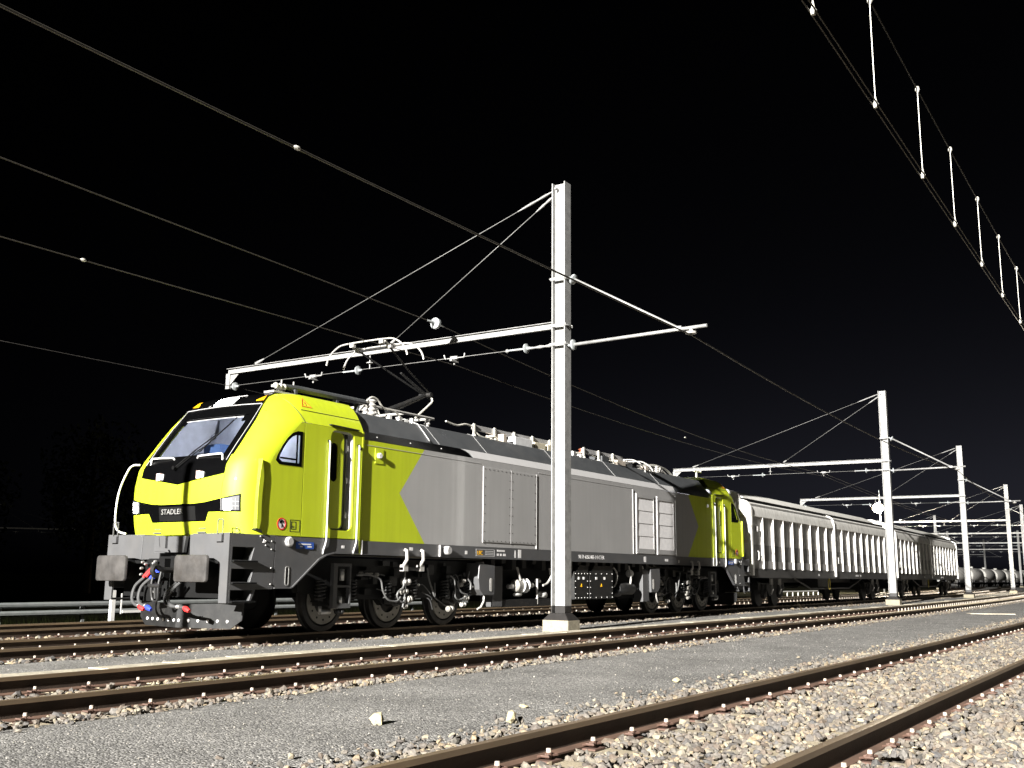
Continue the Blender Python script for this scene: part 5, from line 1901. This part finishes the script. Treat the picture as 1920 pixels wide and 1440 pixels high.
# small fittings cluster
for x, y, sx_, sy_, sz_, mt in ((16.0, -0.75, 0.10, 0.1, 0.12, 'white'), (16.25, -0.8, 0.12, 0.1, 0.10, 'steel'), (16.45, -0.78, 0.12, 0.12, 0.08, 'white'), (16.75, -0.75, 0.08, 0.08, 0.14, 'steel'),
                                (19.85, -0.75, 0.14, 0.5, 0.16, 'cap'), (20.35, -0.7, 0.75, 0.6, 0.16, 'jamb'), (21.3, -0.7, 0.5, 0.5, 0.14, 'cream'), (21.9, -0.7, 0.5, 0.5, 0.14, 'cream'), (22.3, -0.8, 0.2, 0.2, 0.12, 'white'),
                                (23.3, -0.78, 0.16, 0.16, 0.14, 'steel'), (23.7, -0.8, 0.12, 0.12, 0.10, 'white'), (24.8, -0.7, 0.4, 0.4, 0.16, 'roof_gray'), (25.6, -0.75, 0.5, 0.4, 0.12, 'cap'), (26.5, -0.75, 0.3, 0.4, 0.12, 'matte_black'),
                                (27.5, -0.78, 0.2, 0.2, 0.12, 'cap')):
    mb = MB()
    mb.box((x, YC + y - sy_ / 2, 3.99), (x + sx_, YC + y + sy_ / 2, 4.06 + sz_))
    roof_item('roof_box', mb, mt, bevel=0.012)
# roof edge rail with posts
for xa, xb in ((18.9, 22.2), (23.9, 26.2)):
    mb = MB()
    mb.box((xa, YC - 0.82, 4.21), (xb, YC - 0.76, 4.33))
    rb = roof_item('roof_busbar', mb, 'body_gray', bevel=0.006)
    x = xa
    while x <= xb + 0.01:
        mb = MB()
        mb.box((x - 0.025, YC - 0.86, 4.03), (x + 0.025, YC - 0.821, 4.35))
        mb.cyl((x, YC - 0.84, 4.02), (x, YC - 0.84, 4.10), 0.05, n=8)
        mb.build('busbar_post', 'dropper', rb, loc=LOC)
        x += 0.82
# dark duct above the front cab with its antenna gear
mb = MB()
mb.tube([(13.25, YC - 0.62, 4.33), (13.6, YC - 0.63, 4.335), (15.35, YC - 0.70, 4.33)], [0.045, 0.06, 0.06], 10)
for x in (13.5, 14.6, 15.2):
    mb.box((x - 0.03, YC - 0.70, 4.05), (x + 0.03, YC - 0.60, 4.30))
du = roof_item('roof_duct', mb, 'roof_gray')
mb = MB()
for x in (13.0, 13.1, 13.2):
    mb.lathe((x, YC - 0.66, 4.30), (x + 0.07, YC - 0.66, 4.32), [(0, 0.05), (0.5, 0.06), (1, 0.03)], 8)
mb.cyl((12.95, YC - 0.64, 4.29), (13.35, YC - 0.62, 4.33), 0.022, n=6)
mb.cyl((13.2, YC - 0.62, 4.33), (13.2, YC - 0.62, 4.44), 0.015, n=6)
mb.cyl((13.5, YC - 0.62, 4.37), (13.5, YC - 0.62, 4.45), 0.015, n=6)
mb.box((12.9, YC - 0.75, 4.165), (13.4, YC - 0.5, 4.20))
mb.box((13.1, YC - 0.66, 4.20), (13.2, YC - 0.60, 4.31))
mb.build('antenna_gear', 'insulator', du, loc=LOC)
# horns on the rear cab roof
mb = MB()
mb.tube([(31.6, YC - 0.7, 4.18), (31.6, YC - 0.7, 4.40), (31.95, YC - 0.7, 4.40), (31.95, YC - 0.7, 4.46)], 0.03, 6)
mb.tube([(31.6, YC - 0.7, 4.40), (31.45, YC - 0.7, 4.40), (31.45, YC - 0.7, 4.48)], 0.03, 6)
roof_item('horn', mb, 'dropper')


# --- pantographs
def pantograph(xh, zh, xk, zk, xb, zb, name='pantograph'):
    """head, knee and base positions along the roof"""
    mb = MB()
    for y in (-0.5, 0.5):
        mb.tube([(xb - 1.15, YC + y, zb - 0.08), (xb + 0.95, YC + y, zb - 0.08)], 0.03, 8)
    for x in (xb - 1.1, xb, xb + 0.9):
        mb.tube([(x, YC - 0.5, zb - 0.08), (x, YC + 0.5, zb - 0.08)], 0.03, 8)
    for x in (xb - 0.95, xb + 0.8):
        for y in (-0.45, 0.45):
            mb.lathe((x, YC + y, 4.0), (x, YC + y, zb - 0.08), ribbed(None, None, 0.07, 4), 12)
    pg = part(name, mb, 'insulator')
    B, K, H = Vector((xb, YC, zb)), Vector((xk, YC, zk)), Vector((xh, YC, zh - 0.12))
    mb = MB()
    mb.tube([B, B.lerp(K, 0.5), K], [0.075, 0.06, 0.05], 12)
    mb.cyl(K + Vector((0, -0.16, 0)), K + Vector((0, 0.16, 0)), 0.055, n=10)
    mb.build('lower_arm', 'bogie', pg, loc=LOC)
    mb = MB()
    for s in (-1, 1):
        mb.tube([K + Vector((0.05, s * 0.10, 0.02)), K.lerp(H, 0.5) + Vector((0, s * 0.24, 0)), H + Vector((0, s * 0.42, 0))], 0.022, 8)
    mb.tube([K + Vector((0.22, 0, -0.08)), K, K.lerp(H, 0.5)], [0.045, 0.045, 0.025], 8)
    mb.cyl(H + Vector((0, -0.45, 0)), H + Vector((0, 0.45, 0)), 0.022, n=8)
    mb.build('upper_arm', 'bogie', pg, loc=LOC)
    mb = MB()
    mb.tube([(xb + 0.72, YC - 0.18, zb - 0.06), K + Vector((-0.02, -0.16, -0.20)), K + Vector((0.06, -0.14, -0.14)), K + Vector((0.05, -0.12, -0.02))], 0.022, 8)
    mb.build('control_rod', 'dropper', pg, loc=LOC)
    for dx in (-0.27, 0.27):
        mb = MB()
        x = xh + dx
        pts = [(x, YC - 1.10, zh - 0.40), (x, YC - 1.07, zh - 0.30), (x, YC - 0.98, zh - 0.17), (x, YC - 0.80, zh - 0.05), (x, YC - 0.60, zh), (x, YC, zh + 0.01), (x, YC + 0.60, zh), (x, YC + 0.80, zh - 0.05), (x, YC + 0.98, zh - 0.17), (x, YC + 1.07, zh - 0.30), (x, YC + 1.10, zh - 0.40)]
        mb.tube(smooth_path(pts, 3), 0.018, 8)
        hd = mb.build('collector_strip', 'insulator', pg, loc=LOC)
    mb = MB()
    for s in (-1, 1):
        mb.tube([(xh - 0.24, YC + s * 0.48, zh - 0.03), (xh, YC + s * 0.46, zh - 0.11), (xh + 0.24, YC + s * 0.48, zh - 0.03)], 0.02, 6)
        mb.box((xh - 0.08, YC + s * 0.44 - 0.06, zh - 0.14), (xh + 0.08, YC + s * 0.44 + 0.06, zh - 0.05))
        mb.box((xh - 0.28, YC + s * 0.40 - 0.05, zh - 0.08), (xh - 0.20, YC + s * 0.40 + 0.05, zh - 0.01))
    mb.cyl((xh, YC - 0.5, zh - 0.12), (xh, YC + 0.5, zh - 0.12), 0.02, n=6)
    mb.build('head_spring', 'insulator', pg, loc=LOC)
    return pg


pantograph(16.42, 5.79, 18.2, 4.96, 16.9, 4.42)
pantograph(rx(18.1), 4.34, rx(15.7), 4.40, rx(16.9), 4.30)

# --- bogies
def spring_pts(x, y, z0, z1, r, turns=6):
    n = turns * 10
    return [(x + r * math.cos(2 * math.pi * i / 10), y + r * math.sin(2 * math.pi * i / 10), z0 + (z1 - z0) * i / n) for i in range(n + 1)]


def build_bogie(axles, mxf, near_only=True):
    yb = YC - 1.06
    axles = sorted(axles)
    x0, x1 = axles[0], axles[-1]
    mb = MB()
    for s in (-1, 1):
        y = YC + s * 1.06
        o_ = [(x0 - 0.85, 0.70), (x0 - 0.42, 0.66), (x0 - 0.30, 0.46), (x0 + 0.30, 0.46), (x0 + 0.46, 0.56), (axles[1] - 0.5, 0.56), (axles[1] - 0.36, 0.44), (axles[1] + 0.36, 0.44), (axles[1] + 0.5, 0.56), (x1 - 0.46, 0.56), (x1 - 0.30, 0.46), (x1 + 0.30, 0.46), (x1 + 0.45, 0.66), (x1 + 0.85, 0.70), (x1 + 0.85, 1.30), (x0 - 0.85, 1.30)]
        mb.plate(o_, [], lambda u, v, d: (u, d, v), y - 0.07, y + 0.07)
    for x in ((x0 + axles[1]) / 2, (x1 + axles[1]) / 2):
        mb.box((x - 0.15, YC - 1.0, 0.6), (x + 0.15, YC + 1.0, 0.95))
    bo = part('bogie', mb, 'bogie_frame')
    for ax in axles:
        for s in (-1, 1):
            yw = YC + s * GAUGE
            mb = MB()
            a, b = yw - s * 0.06, yw + s * 0.075
            mb.lathe((ax, a, 0.535), (ax, b, 0.535), [(0, 0.565), (0.2, 0.565), (0.3, 0.54), (0.95, 0.533), (1.0, 0.52), (1.0, 0.44), (0.8, 0.42)], 40, caps=False)
            mb.lathe((ax, a, 0.535), (ax, b, 0.535), [(0.7, 0.44), (0.6, 0.2), (0.95, 0.14), (1.1, 0.12)], 24)
            wh = mb.build('wheel', 'wheel', bo, loc=LOC)
            mb = MB()
            mb.lathe((ax, yw + s * 0.062, 0.535), (ax, yw + s * 0.088, 0.535), [(0.0, 0.41), (1.0, 0.405), (1.0, 0.24), (0.0, 0.235)], 36, caps=False)
            mb.build('brake_disc', 'brake_disc', bo, loc=LOC)
            if s < 0:
                mb = MB()
                for k in range(12):
                    th = 2 * math.pi * k / 12
                    c = (ax + 0.325 * math.cos(th), yw - 0.086, 0.535 + 0.325 * math.sin(th))
                    mb.cyl(c, (c[0], c[1] - 0.008, c[2]), 0.02, n=6)
                mb.build('disc_bolt', 'seam', bo, loc=LOC)
                mb = MB()
                mb.lathe((ax, yb + 0.08, 0.60), (ax, yb - 0.20, 0.60), [(0, 0.20), (0.6, 0.19), (0.65, 0.15), (1, 0.14)], 16)
                mb.box((ax - 0.34, yb - 0.10, 0.46), (ax + 0.34, yb + 0.06, 0.60))
                mb.build('axle_box', 'bogie', bo, loc=LOC)
                for q in (-0.40, 0.40):
                    mb = MB()
                    mb.tube(spring_pts(ax + q, yb - 0.18, 0.56, 0.92, 0.085), 0.019, 6)
                    mb.build('coil_spring', 'bogie', bo, loc=LOC)
    return bo


AX = [14.16, 15.94, 17.76]
AXR = [rx(a) for a in AX]
for axles in (AX, AXR):
    bo = build_bogie(axles, None)
    m = 1 if axles is AX else -1
    yb = YC - 1.06
    c = axles[1]
    X_ = lambda dx: c + m * dx
    # damper bracket by the skirt
    mb = MB()
    xa, xb = X_(-1.98), X_(-1.52)
    mb.plate([(xa, 0.42), (xb, 0.42), (xb, 1.20), (xa, 1.20)], [[(xa + m * 0.10, 0.50), (xb - m * 0.04, 0.50), (xb - m * 0.04, 0.78), (xa + m * 0.10, 0.78)], [(xa + m * 0.10, 0.82), (xb - m * 0.04, 0.82), (xb - m * 0.04, 1.15), (xa + m * 0.10, 1.15)]],
             lambda u, v, d: (u, d, v), yb - 0.30, yb - 0.22)
    mb.build('damper_bracket', 'skirt', bo, loc=LOC)
    mb = MB()
    mb.cyl((X_(-1.72), yb - 0.25, 0.9), (X_(-1.72), yb - 0.25, 1.10), 0.045, n=10)
    mb.cyl((X_(-1.76), yb - 0.26, 0.5), (X_(-1.76), yb - 0.26, 0.62), 0.04, n=10)
    mb.cyl((X_(-2.2), yb - 0.2, 0.36), (X_(-1.95), yb - 0.2, 0.36), 0.045, n=8)
    mb.cyl((X_(-2.22), yb - 0.22, 0.36), (X_(-2.22), yb - 0.22, 0.46), 0.03, n=8)
    mb.build('damper', 'steel', bo, loc=LOC)
    for pts in ([(-1.35, 1.0), (-1.0, 1.0), (-0.7, 0.92), (-0.62, 0.72), (-0.45, 0.55), (-0.2, 0.52), (-0.1, 0.6)],
                [(0.02, 1.15), (0.0, 0.8), (-0.16, 0.7), (-0.18, 0.6), (-0.05, 0.5), (0.06, 0.52)],
                [(0.02, 1.18), (0.05, 0.9), (0.04, 0.6), (-0.02, 0.4)],
                [(0.72, 1.15), (0.78, 0.95), (0.88, 0.75), (0.98, 0.6), (0.98, 0.7), (0.99, 0.86)],
                [(1.5, 1.0), (1.65, 0.92), (1.68, 0.75), (1.66, 0.6), (1.8, 0.52), (2.0, 0.56), (2.1, 0.6)],
                [(1.75, 0.9), (1.78, 0.76), (1.9, 0.66), (2.08, 0.62)],
                [(2.15, 1.1), (2.12, 0.95), (2.2, 0.85), (2.2, 0.72)]):
        mb = MB()
        mb.tube(smooth_path([(X_(a), yb - 0.27 - 0.02 * random.random(), z) for a, z in pts], 4), 0.017, 7)
        mb.build('air_hose', 'hose_pale', bo, loc=LOC)
    for dx, z, sx_, sz_, mt in ((-1.2, 1.02, 0.09, 0.08, 'steel'), (-0.98, 1.03, 0.22, 0.03, 'steel'), (-0.75, 1.01, 0.07, 0.08, 'insulator'), (0.10, 0.88, 0.22, 0.14, 'insulator'), (0.05, 0.70, 0.2, 0.12, 'brake_disc'),
                                (0.20, 0.55, 0.14, 0.14, 'brake_disc'), (0.1, 0.42, 0.1, 0.1, 'steel'), (0.5, 0.82, 0.05, 0.07, 'white'), (1.55, 0.34, 0.2, 0.12, 'steel'), (1.9, 0.82, 0.12, 0.1, 'steel'),
                                (2.0, 0.9, 0.1, 0.1, 'brake_disc'), (2.1, 0.55, 0.14, 0.12, 'steel'), (2.0, 0.42, 0.16, 0.1, 'insulator'), (2.35, 0.78, 0.06, 0.08, 'white'), (-1.75, 0.36, 0.2, 0.10, 'bogie')):
        mb = MB()
        x = X_(dx)
        r = min(sx_, sz_) / 2
        mb.lathe((x - sx_ / 2, yb - 0.24, z), (x + sx_ / 2, yb - 0.24, z), [(0, r * 0.5), (0.15, r), (0.4, r), (0.45, r * 0.7), (0.6, r * 0.7), (0.65, r), (0.9, r), (1, r * 0.6)], 10)
        mb.build('brake_gear', 'brake_disc' if mt == 'steel' else mt, bo, loc=LOC)
    rs = random.Random(5)
    for k in range(30):
        dx = rs.uniform(-1.45, 2.25)
        z = rs.uniform(0.46, 1.22)
        sx_, sz_, sy_ = rs.uniform(0.04, 0.22), rs.uniform(0.04, 0.20), rs.uniform(0.06, 0.16)
        mb = MB()
        mb.box((X_(dx), yb - 0.07 - sy_, z), (X_(dx + sx_), yb - 0.06, z + sz_))
        mb.build('bogie_bracket', rs.choice(['bogie', 'bogie', 'bogie_frame', 'plough']), bo, loc=LOC, bevel=0.006)
    for k in range(9):
        dx = rs.uniform(-1.4, 2.1)
        z = rs.uniform(0.55, 1.1)
        mb = MB()
        mb.tube(smooth_path([(X_(dx), yb - 0.2, z), (X_(dx + rs.uniform(-0.1, 0.3)), yb - 0.23, z + rs.uniform(-0.1, 0.1)), (X_(dx + rs.uniform(0.2, 0.5)), yb - 0.2, z + rs.uniform(-0.3, 0.2))], 4), 0.012, 6)
        mb.build('bogie_pipe', rs.choice(['bogie', 'hose']), bo, loc=LOC)
    mb = MB()
    mb.box((X_(-0.25), YB - 0.04, 1.09), (X_(0.38), YB + 0.06, 1.16))
    mb.build('lug_beam', 'bogie', bo, loc=LOC, bevel=0.008)
    # sand box with filling slot
    mb = MB()
    xa = X_(2.32)
    o_ = [(0, 0.95), (0.04, 0.72), (0.18, 0.60), (0.60, 0.60), (0.62, 1.22), (0.04, 1.27)]
    mb.plate([(xa + m * u, v) for u, v in o_], [], lambda u, v, d: (u, d, v), YB + 0.02, YB + 0.40)
    mb.box((xa + m * 0.62, YB + 0.08, 0.35), (xa + m * 1.0, YB + 0.4, 1.22))
    sb = part('sand_box', mb, 'skirt', bevel=0.015)
    mb = MB()
    mb.plate(rrect(min(xa + m * 0.42, xa + m * 0.50), 0.68, max(xa + m * 0.42, xa + m * 0.50), 0.96, 0.035), [], bmap, YB + 0.012, YB + 0.019)
    mb.cyl((xa + m * 0.3, YB + 0.2, 1.25), (xa + m * 0.3, YB + 0.2, 1.30), 0.09, n=14)
    mb.tube([(xa + m * 0.25, YB + 0.05, 0.6), (xa + m * 0.24, YB + 0.05, 0.48), (xa + m * 0.15, YB + 0.06, 0.36), (xa + m * 0.05, YB + 0.08, 0.32)], 0.02, 7)
    mb.build('filler', 'insulator', sb, loc=LOC)

# --- equipment between the bogies
mb = MB()
mb.box((19.6, YB + 0.35, 0.45), (26.6, YC + 1.1, 1.35))
part('underframe_case', mb, 'matte_black')
mb = MB()
mb.box((19.2, YB + 0.10, 0.34), (22.2, YB + 0.34, 0.50))
part('battery_tray', mb, 'bogie')
for x0, x1 in ((22.35, 23.05), (23.10, 24.35)):
    mb = MB()
    mb.plate([(x0, 0.46), (x1, 0.46), (x1, 1.28), (x0 + 0.25, 1.28), (x0 + 0.1, 1.14), (x0, 1.14)], [], bmap, YB + 0.05, YB + 0.45)
    eb = part('equipment_box', mb, 'bogie', bevel=0.01)
    mb = MB()
    for k in range(5):
        xx = x0 + 0.05 + (x1 - x0 - 0.1) * k / 4
        for z in (0.50, 1.08):
            mb.cyl((xx, YB + 0.05, z), (xx, YB + 0.04, z), 0.011, n=6)
    for z in (0.6, 0.75, 0.9):
        for xx in (x0 + 0.05, x1 - 0.05):
            mb.cyl((xx, YB + 0.05, z), (xx, YB + 0.04, z), 0.011, n=6)
    for q in (0.25, 0.6):
        mb.box((x0 + q * (x1 - x0), YB + 0.04, 0.94), (x0 + q * (x1 - x0) + 0.08, YB + 0.049, 1.0))
    mb.build('box_bolt', 'white', eb, loc=LOC)
    mb = MB()
    xm = 0.5 * (x0 + x1)
    mb.plate([(xm - 0.04, 0.76), (xm + 0.04, 0.76), (xm, 0.84)], [], bmap, YB + 0.042, YB + 0.049)
    mb.build('warning_mark', 'amber', eb, loc=LOC)
for x, z, l_, r, mt in ((19.75, 0.78, 0.2, 0.06, 'steel'), (20.05, 0.80, 0.30, 0.14, 'brake_disc'), (20.15, 0.80, 0.04, 0.17, 'white'), (20.33, 0.80, 0.04, 0.17, 'white'), (20.6, 0.80, 0.16, 0.06, 'steel'),
                       (20.05, 0.60, 0.3, 0.04, 'white'), (21.1, 0.58, 0.3, 0.08, 'white'), (20.9, 0.9, 0.2, 0.05, 'insulator'), (24.8, 0.6, 0.4, 0.1, 'bogie'), (25.6, 1.1, 0.1, 0.1, 'white'), (25.3, 0.7, 0.9, 0.16, 'bogie')):
    mb = MB()
    mb.lathe((x - l_ / 2, YB + 0.2, z), (x + l_ / 2, YB + 0.2, z), [(0, r * 0.7), (0.12, r), (0.88, r), (1, r * 0.7)], 14)
    part('compressor_fitting', mb, mt)
for pts in ([(19.9, 1.2), (20.0, 1.0), (20.05, 0.92)], [(20.75, 0.95), (20.75, 0.5), (20.75, 0.38)], [(21.3, 1.2), (21.35, 1.0), (21.2, 0.85), (21.0, 0.8)], [(24.5, 1.25), (24.7, 1.1), (24.65, 0.85), (24.5, 0.75)],
            [(25.4, 1.3), (25.5, 1.0), (25.45, 0.8), (25.3, 0.7)], [(26.2, 1.3), (26.3, 1.1), (26.25, 0.9)]):
    mb = MB()
    mb.tube(smooth_path([(a, YB + 0.12, b) for a, b in pts], 4), 0.025, 8)
    part('pipe', mb, 'insulator')
for x in np.arange(18.8, 27, 0.42):
    mb = MB()
    mb.box((x, YB + 0.08, 1.20 + 0.08 * math.sin(x * 5)), (x + 0.16, YB + 0.3, 1.36))
    part('cable_bracket', mb, 'bogie')

# ------------------------------------------------------------------ background
# yard lamp beyond the wagons
yl = empty('yard_lamp', (101.6, 25.0, -0.2))
tag(yl, 'glowing yard lamp on a thin post just left of the second mast', 'lamp')
mb = MB()
mb.cyl((101.6, 25.0, -0.2), (101.6, 25.0, 7.3), 0.09, 0.06, n=8)
mb.cyl((101.6, 25.0, 7.3), (101.6, 25.0, 9.3), 0.06, 0.04, n=8)
mb.build('post', 'galv', yl, loc=(101.6, 25.0, -0.2))
mb = MB()
mb.lathe((101.3, 25.1, 7.15), (101.3, 25.1, 8.05), [(0, 0.1), (0.1, 0.30), (0.3, 0.46), (0.5, 0.5), (0.7, 0.46), (0.9, 0.30), (1, 0.1)], 16)  # globe made oversize, its shape stands in for the bloom
mb.build('lamp_head', emit('lit_yard_lamp', (1.0, 0.86, 0.55), 14.0), yl, loc=(101.6, 25.0, -0.2))
li = bpy.data.lights.new('yard_lamp_light', 'POINT')
li.energy = 7000.0
li.color = (1.0, 0.88, 0.68)
li.shadow_soft_size = 0.3
lo_ = bpy.data.objects.new('yard_lamp_light', li)
COL.objects.link(lo_)
lo_.location = (100.8, 24.6, 7.6)

# tank wagons standing far to the right
def make_tank():
    root = empty('tank_wagon')
    mb = MB()
    mb.lathe((-5.6, 0, 2.05), (5.6, 0, 2.05), [(0, 0.2), (0.015, 0.75), (0.035, 1.08), (0.06, 1.18), (0.94, 1.18), (0.965, 1.08), (0.985, 0.75), (1, 0.2)], 20)
    mb.build('tank', 'wag_white', root)
    mb = MB()
    mb.cyl((0, 0, 3.2), (0, 0, 3.45), 0.3, n=12)
    mb.build('dome', 'wag_white', root)
    mb = MB()
    mb.box((-6.2, -1.1, 0.85), (6.2, 1.1, 1.0))
    for x in (-4.6, -3.0, 3.0, 4.6):
        mb.box((x - 0.15, -0.9, 0.6), (x + 0.15, 0.9, 1.6))
    mb.build('frame', 'wag_sole', root)
    for x in (-5.0, -3.2, 3.2, 5.0):
        mb = MB()
        mb.cyl((x, -0.9, 0.46), (x, 0.9, 0.46), 0.46, n=16)
        mb.build('wheelset', 'wheel', root)
    return root


tk = make_tank()
for i in range(9):
    x = 178.0 + i * 13.0
    r = tk if i == 0 else copy_tree(tk)
    r.location = (x, 33.9 - 1.35 + i * 0.12, -0.2)
    r.rotation_euler = (0, 0, math.radians(0.6))
    tag(r, ['leftmost', 'second from the left', 'third from the left', 'fourth from the left', 'middle one', 'sixth from the left', 'seventh from the left', 'second from the right', 'rightmost'][i] + ' of the distant row of white tank wagons', 'wagon', 'distant tank wagons')

# dark grassy verge behind the last track
M['verge'] = ground_mat('verge_soil', [(0.0015, 0.0015, 0.001), (0.003, 0.003, 0.002), (0.005, 0.005, 0.003)], 14, spec=0.0)
mb = MB()
mb.add([(-60, 20.3, -0.235), (70, 20.9, -0.235), (90, 140, -0.20), (-60, 140, -0.20)], [(0, 1, 2, 3)])
ob = mb.build('verge', 'verge')
tag(ob, 'dark grassy verge beyond the tracks at the left', kind='structure')
mb = MB()
rs = random.Random(21)
for k in range(5200):
    x, y = rs.uniform(6, 34), rs.uniform(20.1, 23.5)
    l_ = rs.uniform(0.08, 0.30) * (1.6 if rs.random() < 0.06 else 1)
    a, q = rs.uniform(0, 6.28), rs.uniform(0.1, 0.6)
    mb.add([(x - 0.008, y, -0.24), (x + 0.008, y, -0.24), (x + q * l_ * math.cos(a), y + q * l_ * math.sin(a), -0.24 + l_)], [(0, 1, 2)])
ob = mb.build('grass', mat('verge_grass', (0.012, 0.015, 0.005), 0.9, var=0.5, scale=4, spec=0.0), None, recalc=False)
tag(ob, 'rough dark grass around the guard rail at the left', kind='stuff')

# guard rail at the left
gr = empty('guard_rail', (14.0, 21.4, -0.2))
tag(gr, 'low grey steel guard rail behind the rails at the left edge', 'guard rail')
for z in (0.30, 0.12):
    mb = MB()
    prof = [(0, 0.0), (-0.05, 0.03), (-0.05, 0.075), (0, 0.115), (0.01, 0.115), (0.01, 0.0)]
    mb.add([(x, 21.4 + a, z + b - 0.06) for x in (4, 30) for a, b in prof], [(k, (k + 1) % 6, 6 + (k + 1) % 6, 6 + k) for k in range(6)] + [tuple(range(6)), tuple(range(6, 12))])
    mb.build('beam', 'guard', gr, loc=(14.0, 21.4, -0.2))
for x in np.arange(5, 30, 2.0):
    mb = MB()
    mb.box((x, 21.42, -0.3), (x + 0.08, 21.50, 0.30))
    mb.build('post', 'guard', gr, loc=(14.0, 21.4, -0.2))

# white marker post between the track and the guard rail
mb = MB()
mb.box((15.02, 20.4, -0.25), (15.12, 20.48, 0.62))
mb.box((15.28, 20.42, 0.1), (15.31, 20.46, 0.55))
mb.box((15.33, 20.40, 0.12), (15.9, 20.46, 0.17))
ob = mb.build('marker_post', 'white', None, loc=(15.07, 20.44, -0.25))
ob.location = (15.07, 20.44, -0.25)
tag(ob, 'short white marker post seen below the far buffer of the locomotive', 'post')


def make_tree(x, y, h, r, seed, label):
    rs = np.random.default_rng(seed)
    root = empty('tree', (x, y, -0.2))
    mb = MB()
    mb.tube([(0, 0, 0), (0.1, 0.05, h * 0.3), (-0.05, 0.1, h * 0.6), (0.05, 0, h * 0.9)], [0.28, 0.2, 0.13, 0.04], 8)
    for k in range(9):
        a = rs.uniform(0, 6.28)
        z = h * rs.uniform(0.3, 0.75)
        l_ = r * rs.uniform(0.6, 1.0)
        mb.tube([(0, 0, z), (0.5 * l_ * math.cos(a), 0.5 * l_ * math.sin(a), z + 0.3 * l_), (l_ * math.cos(a), l_ * math.sin(a), z + 0.5 * l_)], [0.09, 0.06, 0.02], 6)
    mb.build('trunk', 'bark', root)
    n = 3200
    u = rs.normal(size=(n, 3))
    u /= np.linalg.norm(u, axis=1, keepdims=True)
    lob = 1 + 0.28 * np.sin(4 * np.arctan2(u[:, 1], u[:, 0]) + seed) * np.cos(3 * u[:, 2] + seed)
    rad = rs.uniform(0.35, 1.0, n) ** 0.5 * lob
    P = u * rad[:, None] * np.array([r, r, h * 0.40]) + np.array([0, 0, h * 0.60])
    mb = MB()
    for p_ in P:
        a = rs.normal(size=3)
        a /= np.linalg.norm(a)
        b = np.cross(a, rs.normal(size=3))
        b /= np.linalg.norm(b)
        s = rs.uniform(0.10, 0.24)
        mb.add([tuple(p_ + a * s), tuple(p_ + b * s * 0.5), tuple(p_ - a * s), tuple(p_ - b * s * 0.5)], [(0, 1, 2, 3)])
    mb.build('crown', 'leaf', root, recalc=False)
    tag(root, label, 'tree', 'dark trees at the left')


make_tree(39.0, 55.5, 10.2, 3.0, 1, 'tall dark tree standing behind the nose of the locomotive')
make_tree(31.5, 58.0, 8.0, 3.4, 2, 'dark tree left of the nose of the locomotive')
make_tree(26.0, 58.5, 8.6, 3.1, 3, 'dark tree nearest the left edge of the picture')

# dry tufts by the rear of the train
def tuft(x, y, label, seed):
    rs = random.Random(seed)
    mb = MB()
    for k in range(46):
        a = rs.uniform(0, 6.28)
        l_ = rs.uniform(0.12, 0.34)
        s = rs.uniform(0.1, 0.8)
        bx, by = rs.uniform(-0.12, 0.12), rs.uniform(-0.08, 0.08)
        mb.add([(bx - 0.006, by, 0), (bx + 0.006, by, 0), (bx + s * l_ * math.cos(a), by + s * l_ * math.sin(a), l_)], [(0, 1, 2)])
    ob = mb.build('grass_tuft', 'dry_grass', None, recalc=False)
    ob.location = (x, y + yo(x), -0.16)
    tag(ob, label, 'grass', 'dry tufts beside the train')


tuft(38.6, 12.3, 'dry grass tuft below the middle of the first white wagon', 1)
tuft(45.2, 12.2, 'dry grass tuft just left of the second mast', 2)

# slim post left of the frame whose shadow falls on the nose of the locomotive
mb = MB()
mb.cyl((0, 0, 0), (0, 0, 6.3), 0.085, 0.075, n=12)
mb.box((-0.12, -0.12, -0.05), (0.12, 0.12, 0.06))
ob = mb.build('signal_post', 'galv', None)
ob.location = (2.0, 12.55, -0.16)
tag(ob, 'slim steel post left of the picture that shades a line down the locomotive nose', 'post')

# ladder lying beyond the first wagon
la = empty('ladder', (64.8, 20.81, -0.2))
tag(la, 'white ladder lying on the ground seen beneath the first white wagon', 'ladder')
for z in (0.06, 0.40):
    mb = MB()
    mb.box((60.6, 20.78, z - 0.17), (69.0, 20.84, z - 0.11))
    mb.build('stile', 'white', la, loc=(64.8, 20.81, -0.2))
for k in range(9):
    mb = MB()
    x = 60.8 + k * 1.0
    mb.cyl((x, 20.81, -0.05), (x, 20.81, 0.23), 0.035, n=6)
    mb.build('rung', 'white', la, loc=(64.8, 20.81, -0.2))

# pale planks on the walkway
def plank(x0, y0, x1, y1, w, label):
    mb = MB()
    a, b = Vector((x0, y0, 0)), Vector((x1, y1, 0))
    n_ = (b - a).normalized()
    t_ = Vector((-n_.y, n_.x, 0)) * w / 2
    c = (a + b) / 2
    q = [a - t_, b - t_, b + t_, a + t_]
    mb.add([tuple(p - c) for p in q] + [tuple(p - c + Vector((0, 0, 0.03))) for p in q], [(3, 2, 1, 0), (4, 5, 6, 7), (0, 1, 5, 4), (1, 2, 6, 5), (2, 3, 7, 6), (3, 0, 4, 7)])
    ob = mb.build('plank', 'trough')
    ob.location = (c.x, c.y, -0.128)
    tag(ob, label, 'plank', 'planks on the walkway')


plank(39.0, 6.85, 39.6, 5.55, 0.5, 'pale flat plank on the walkway near the right edge')
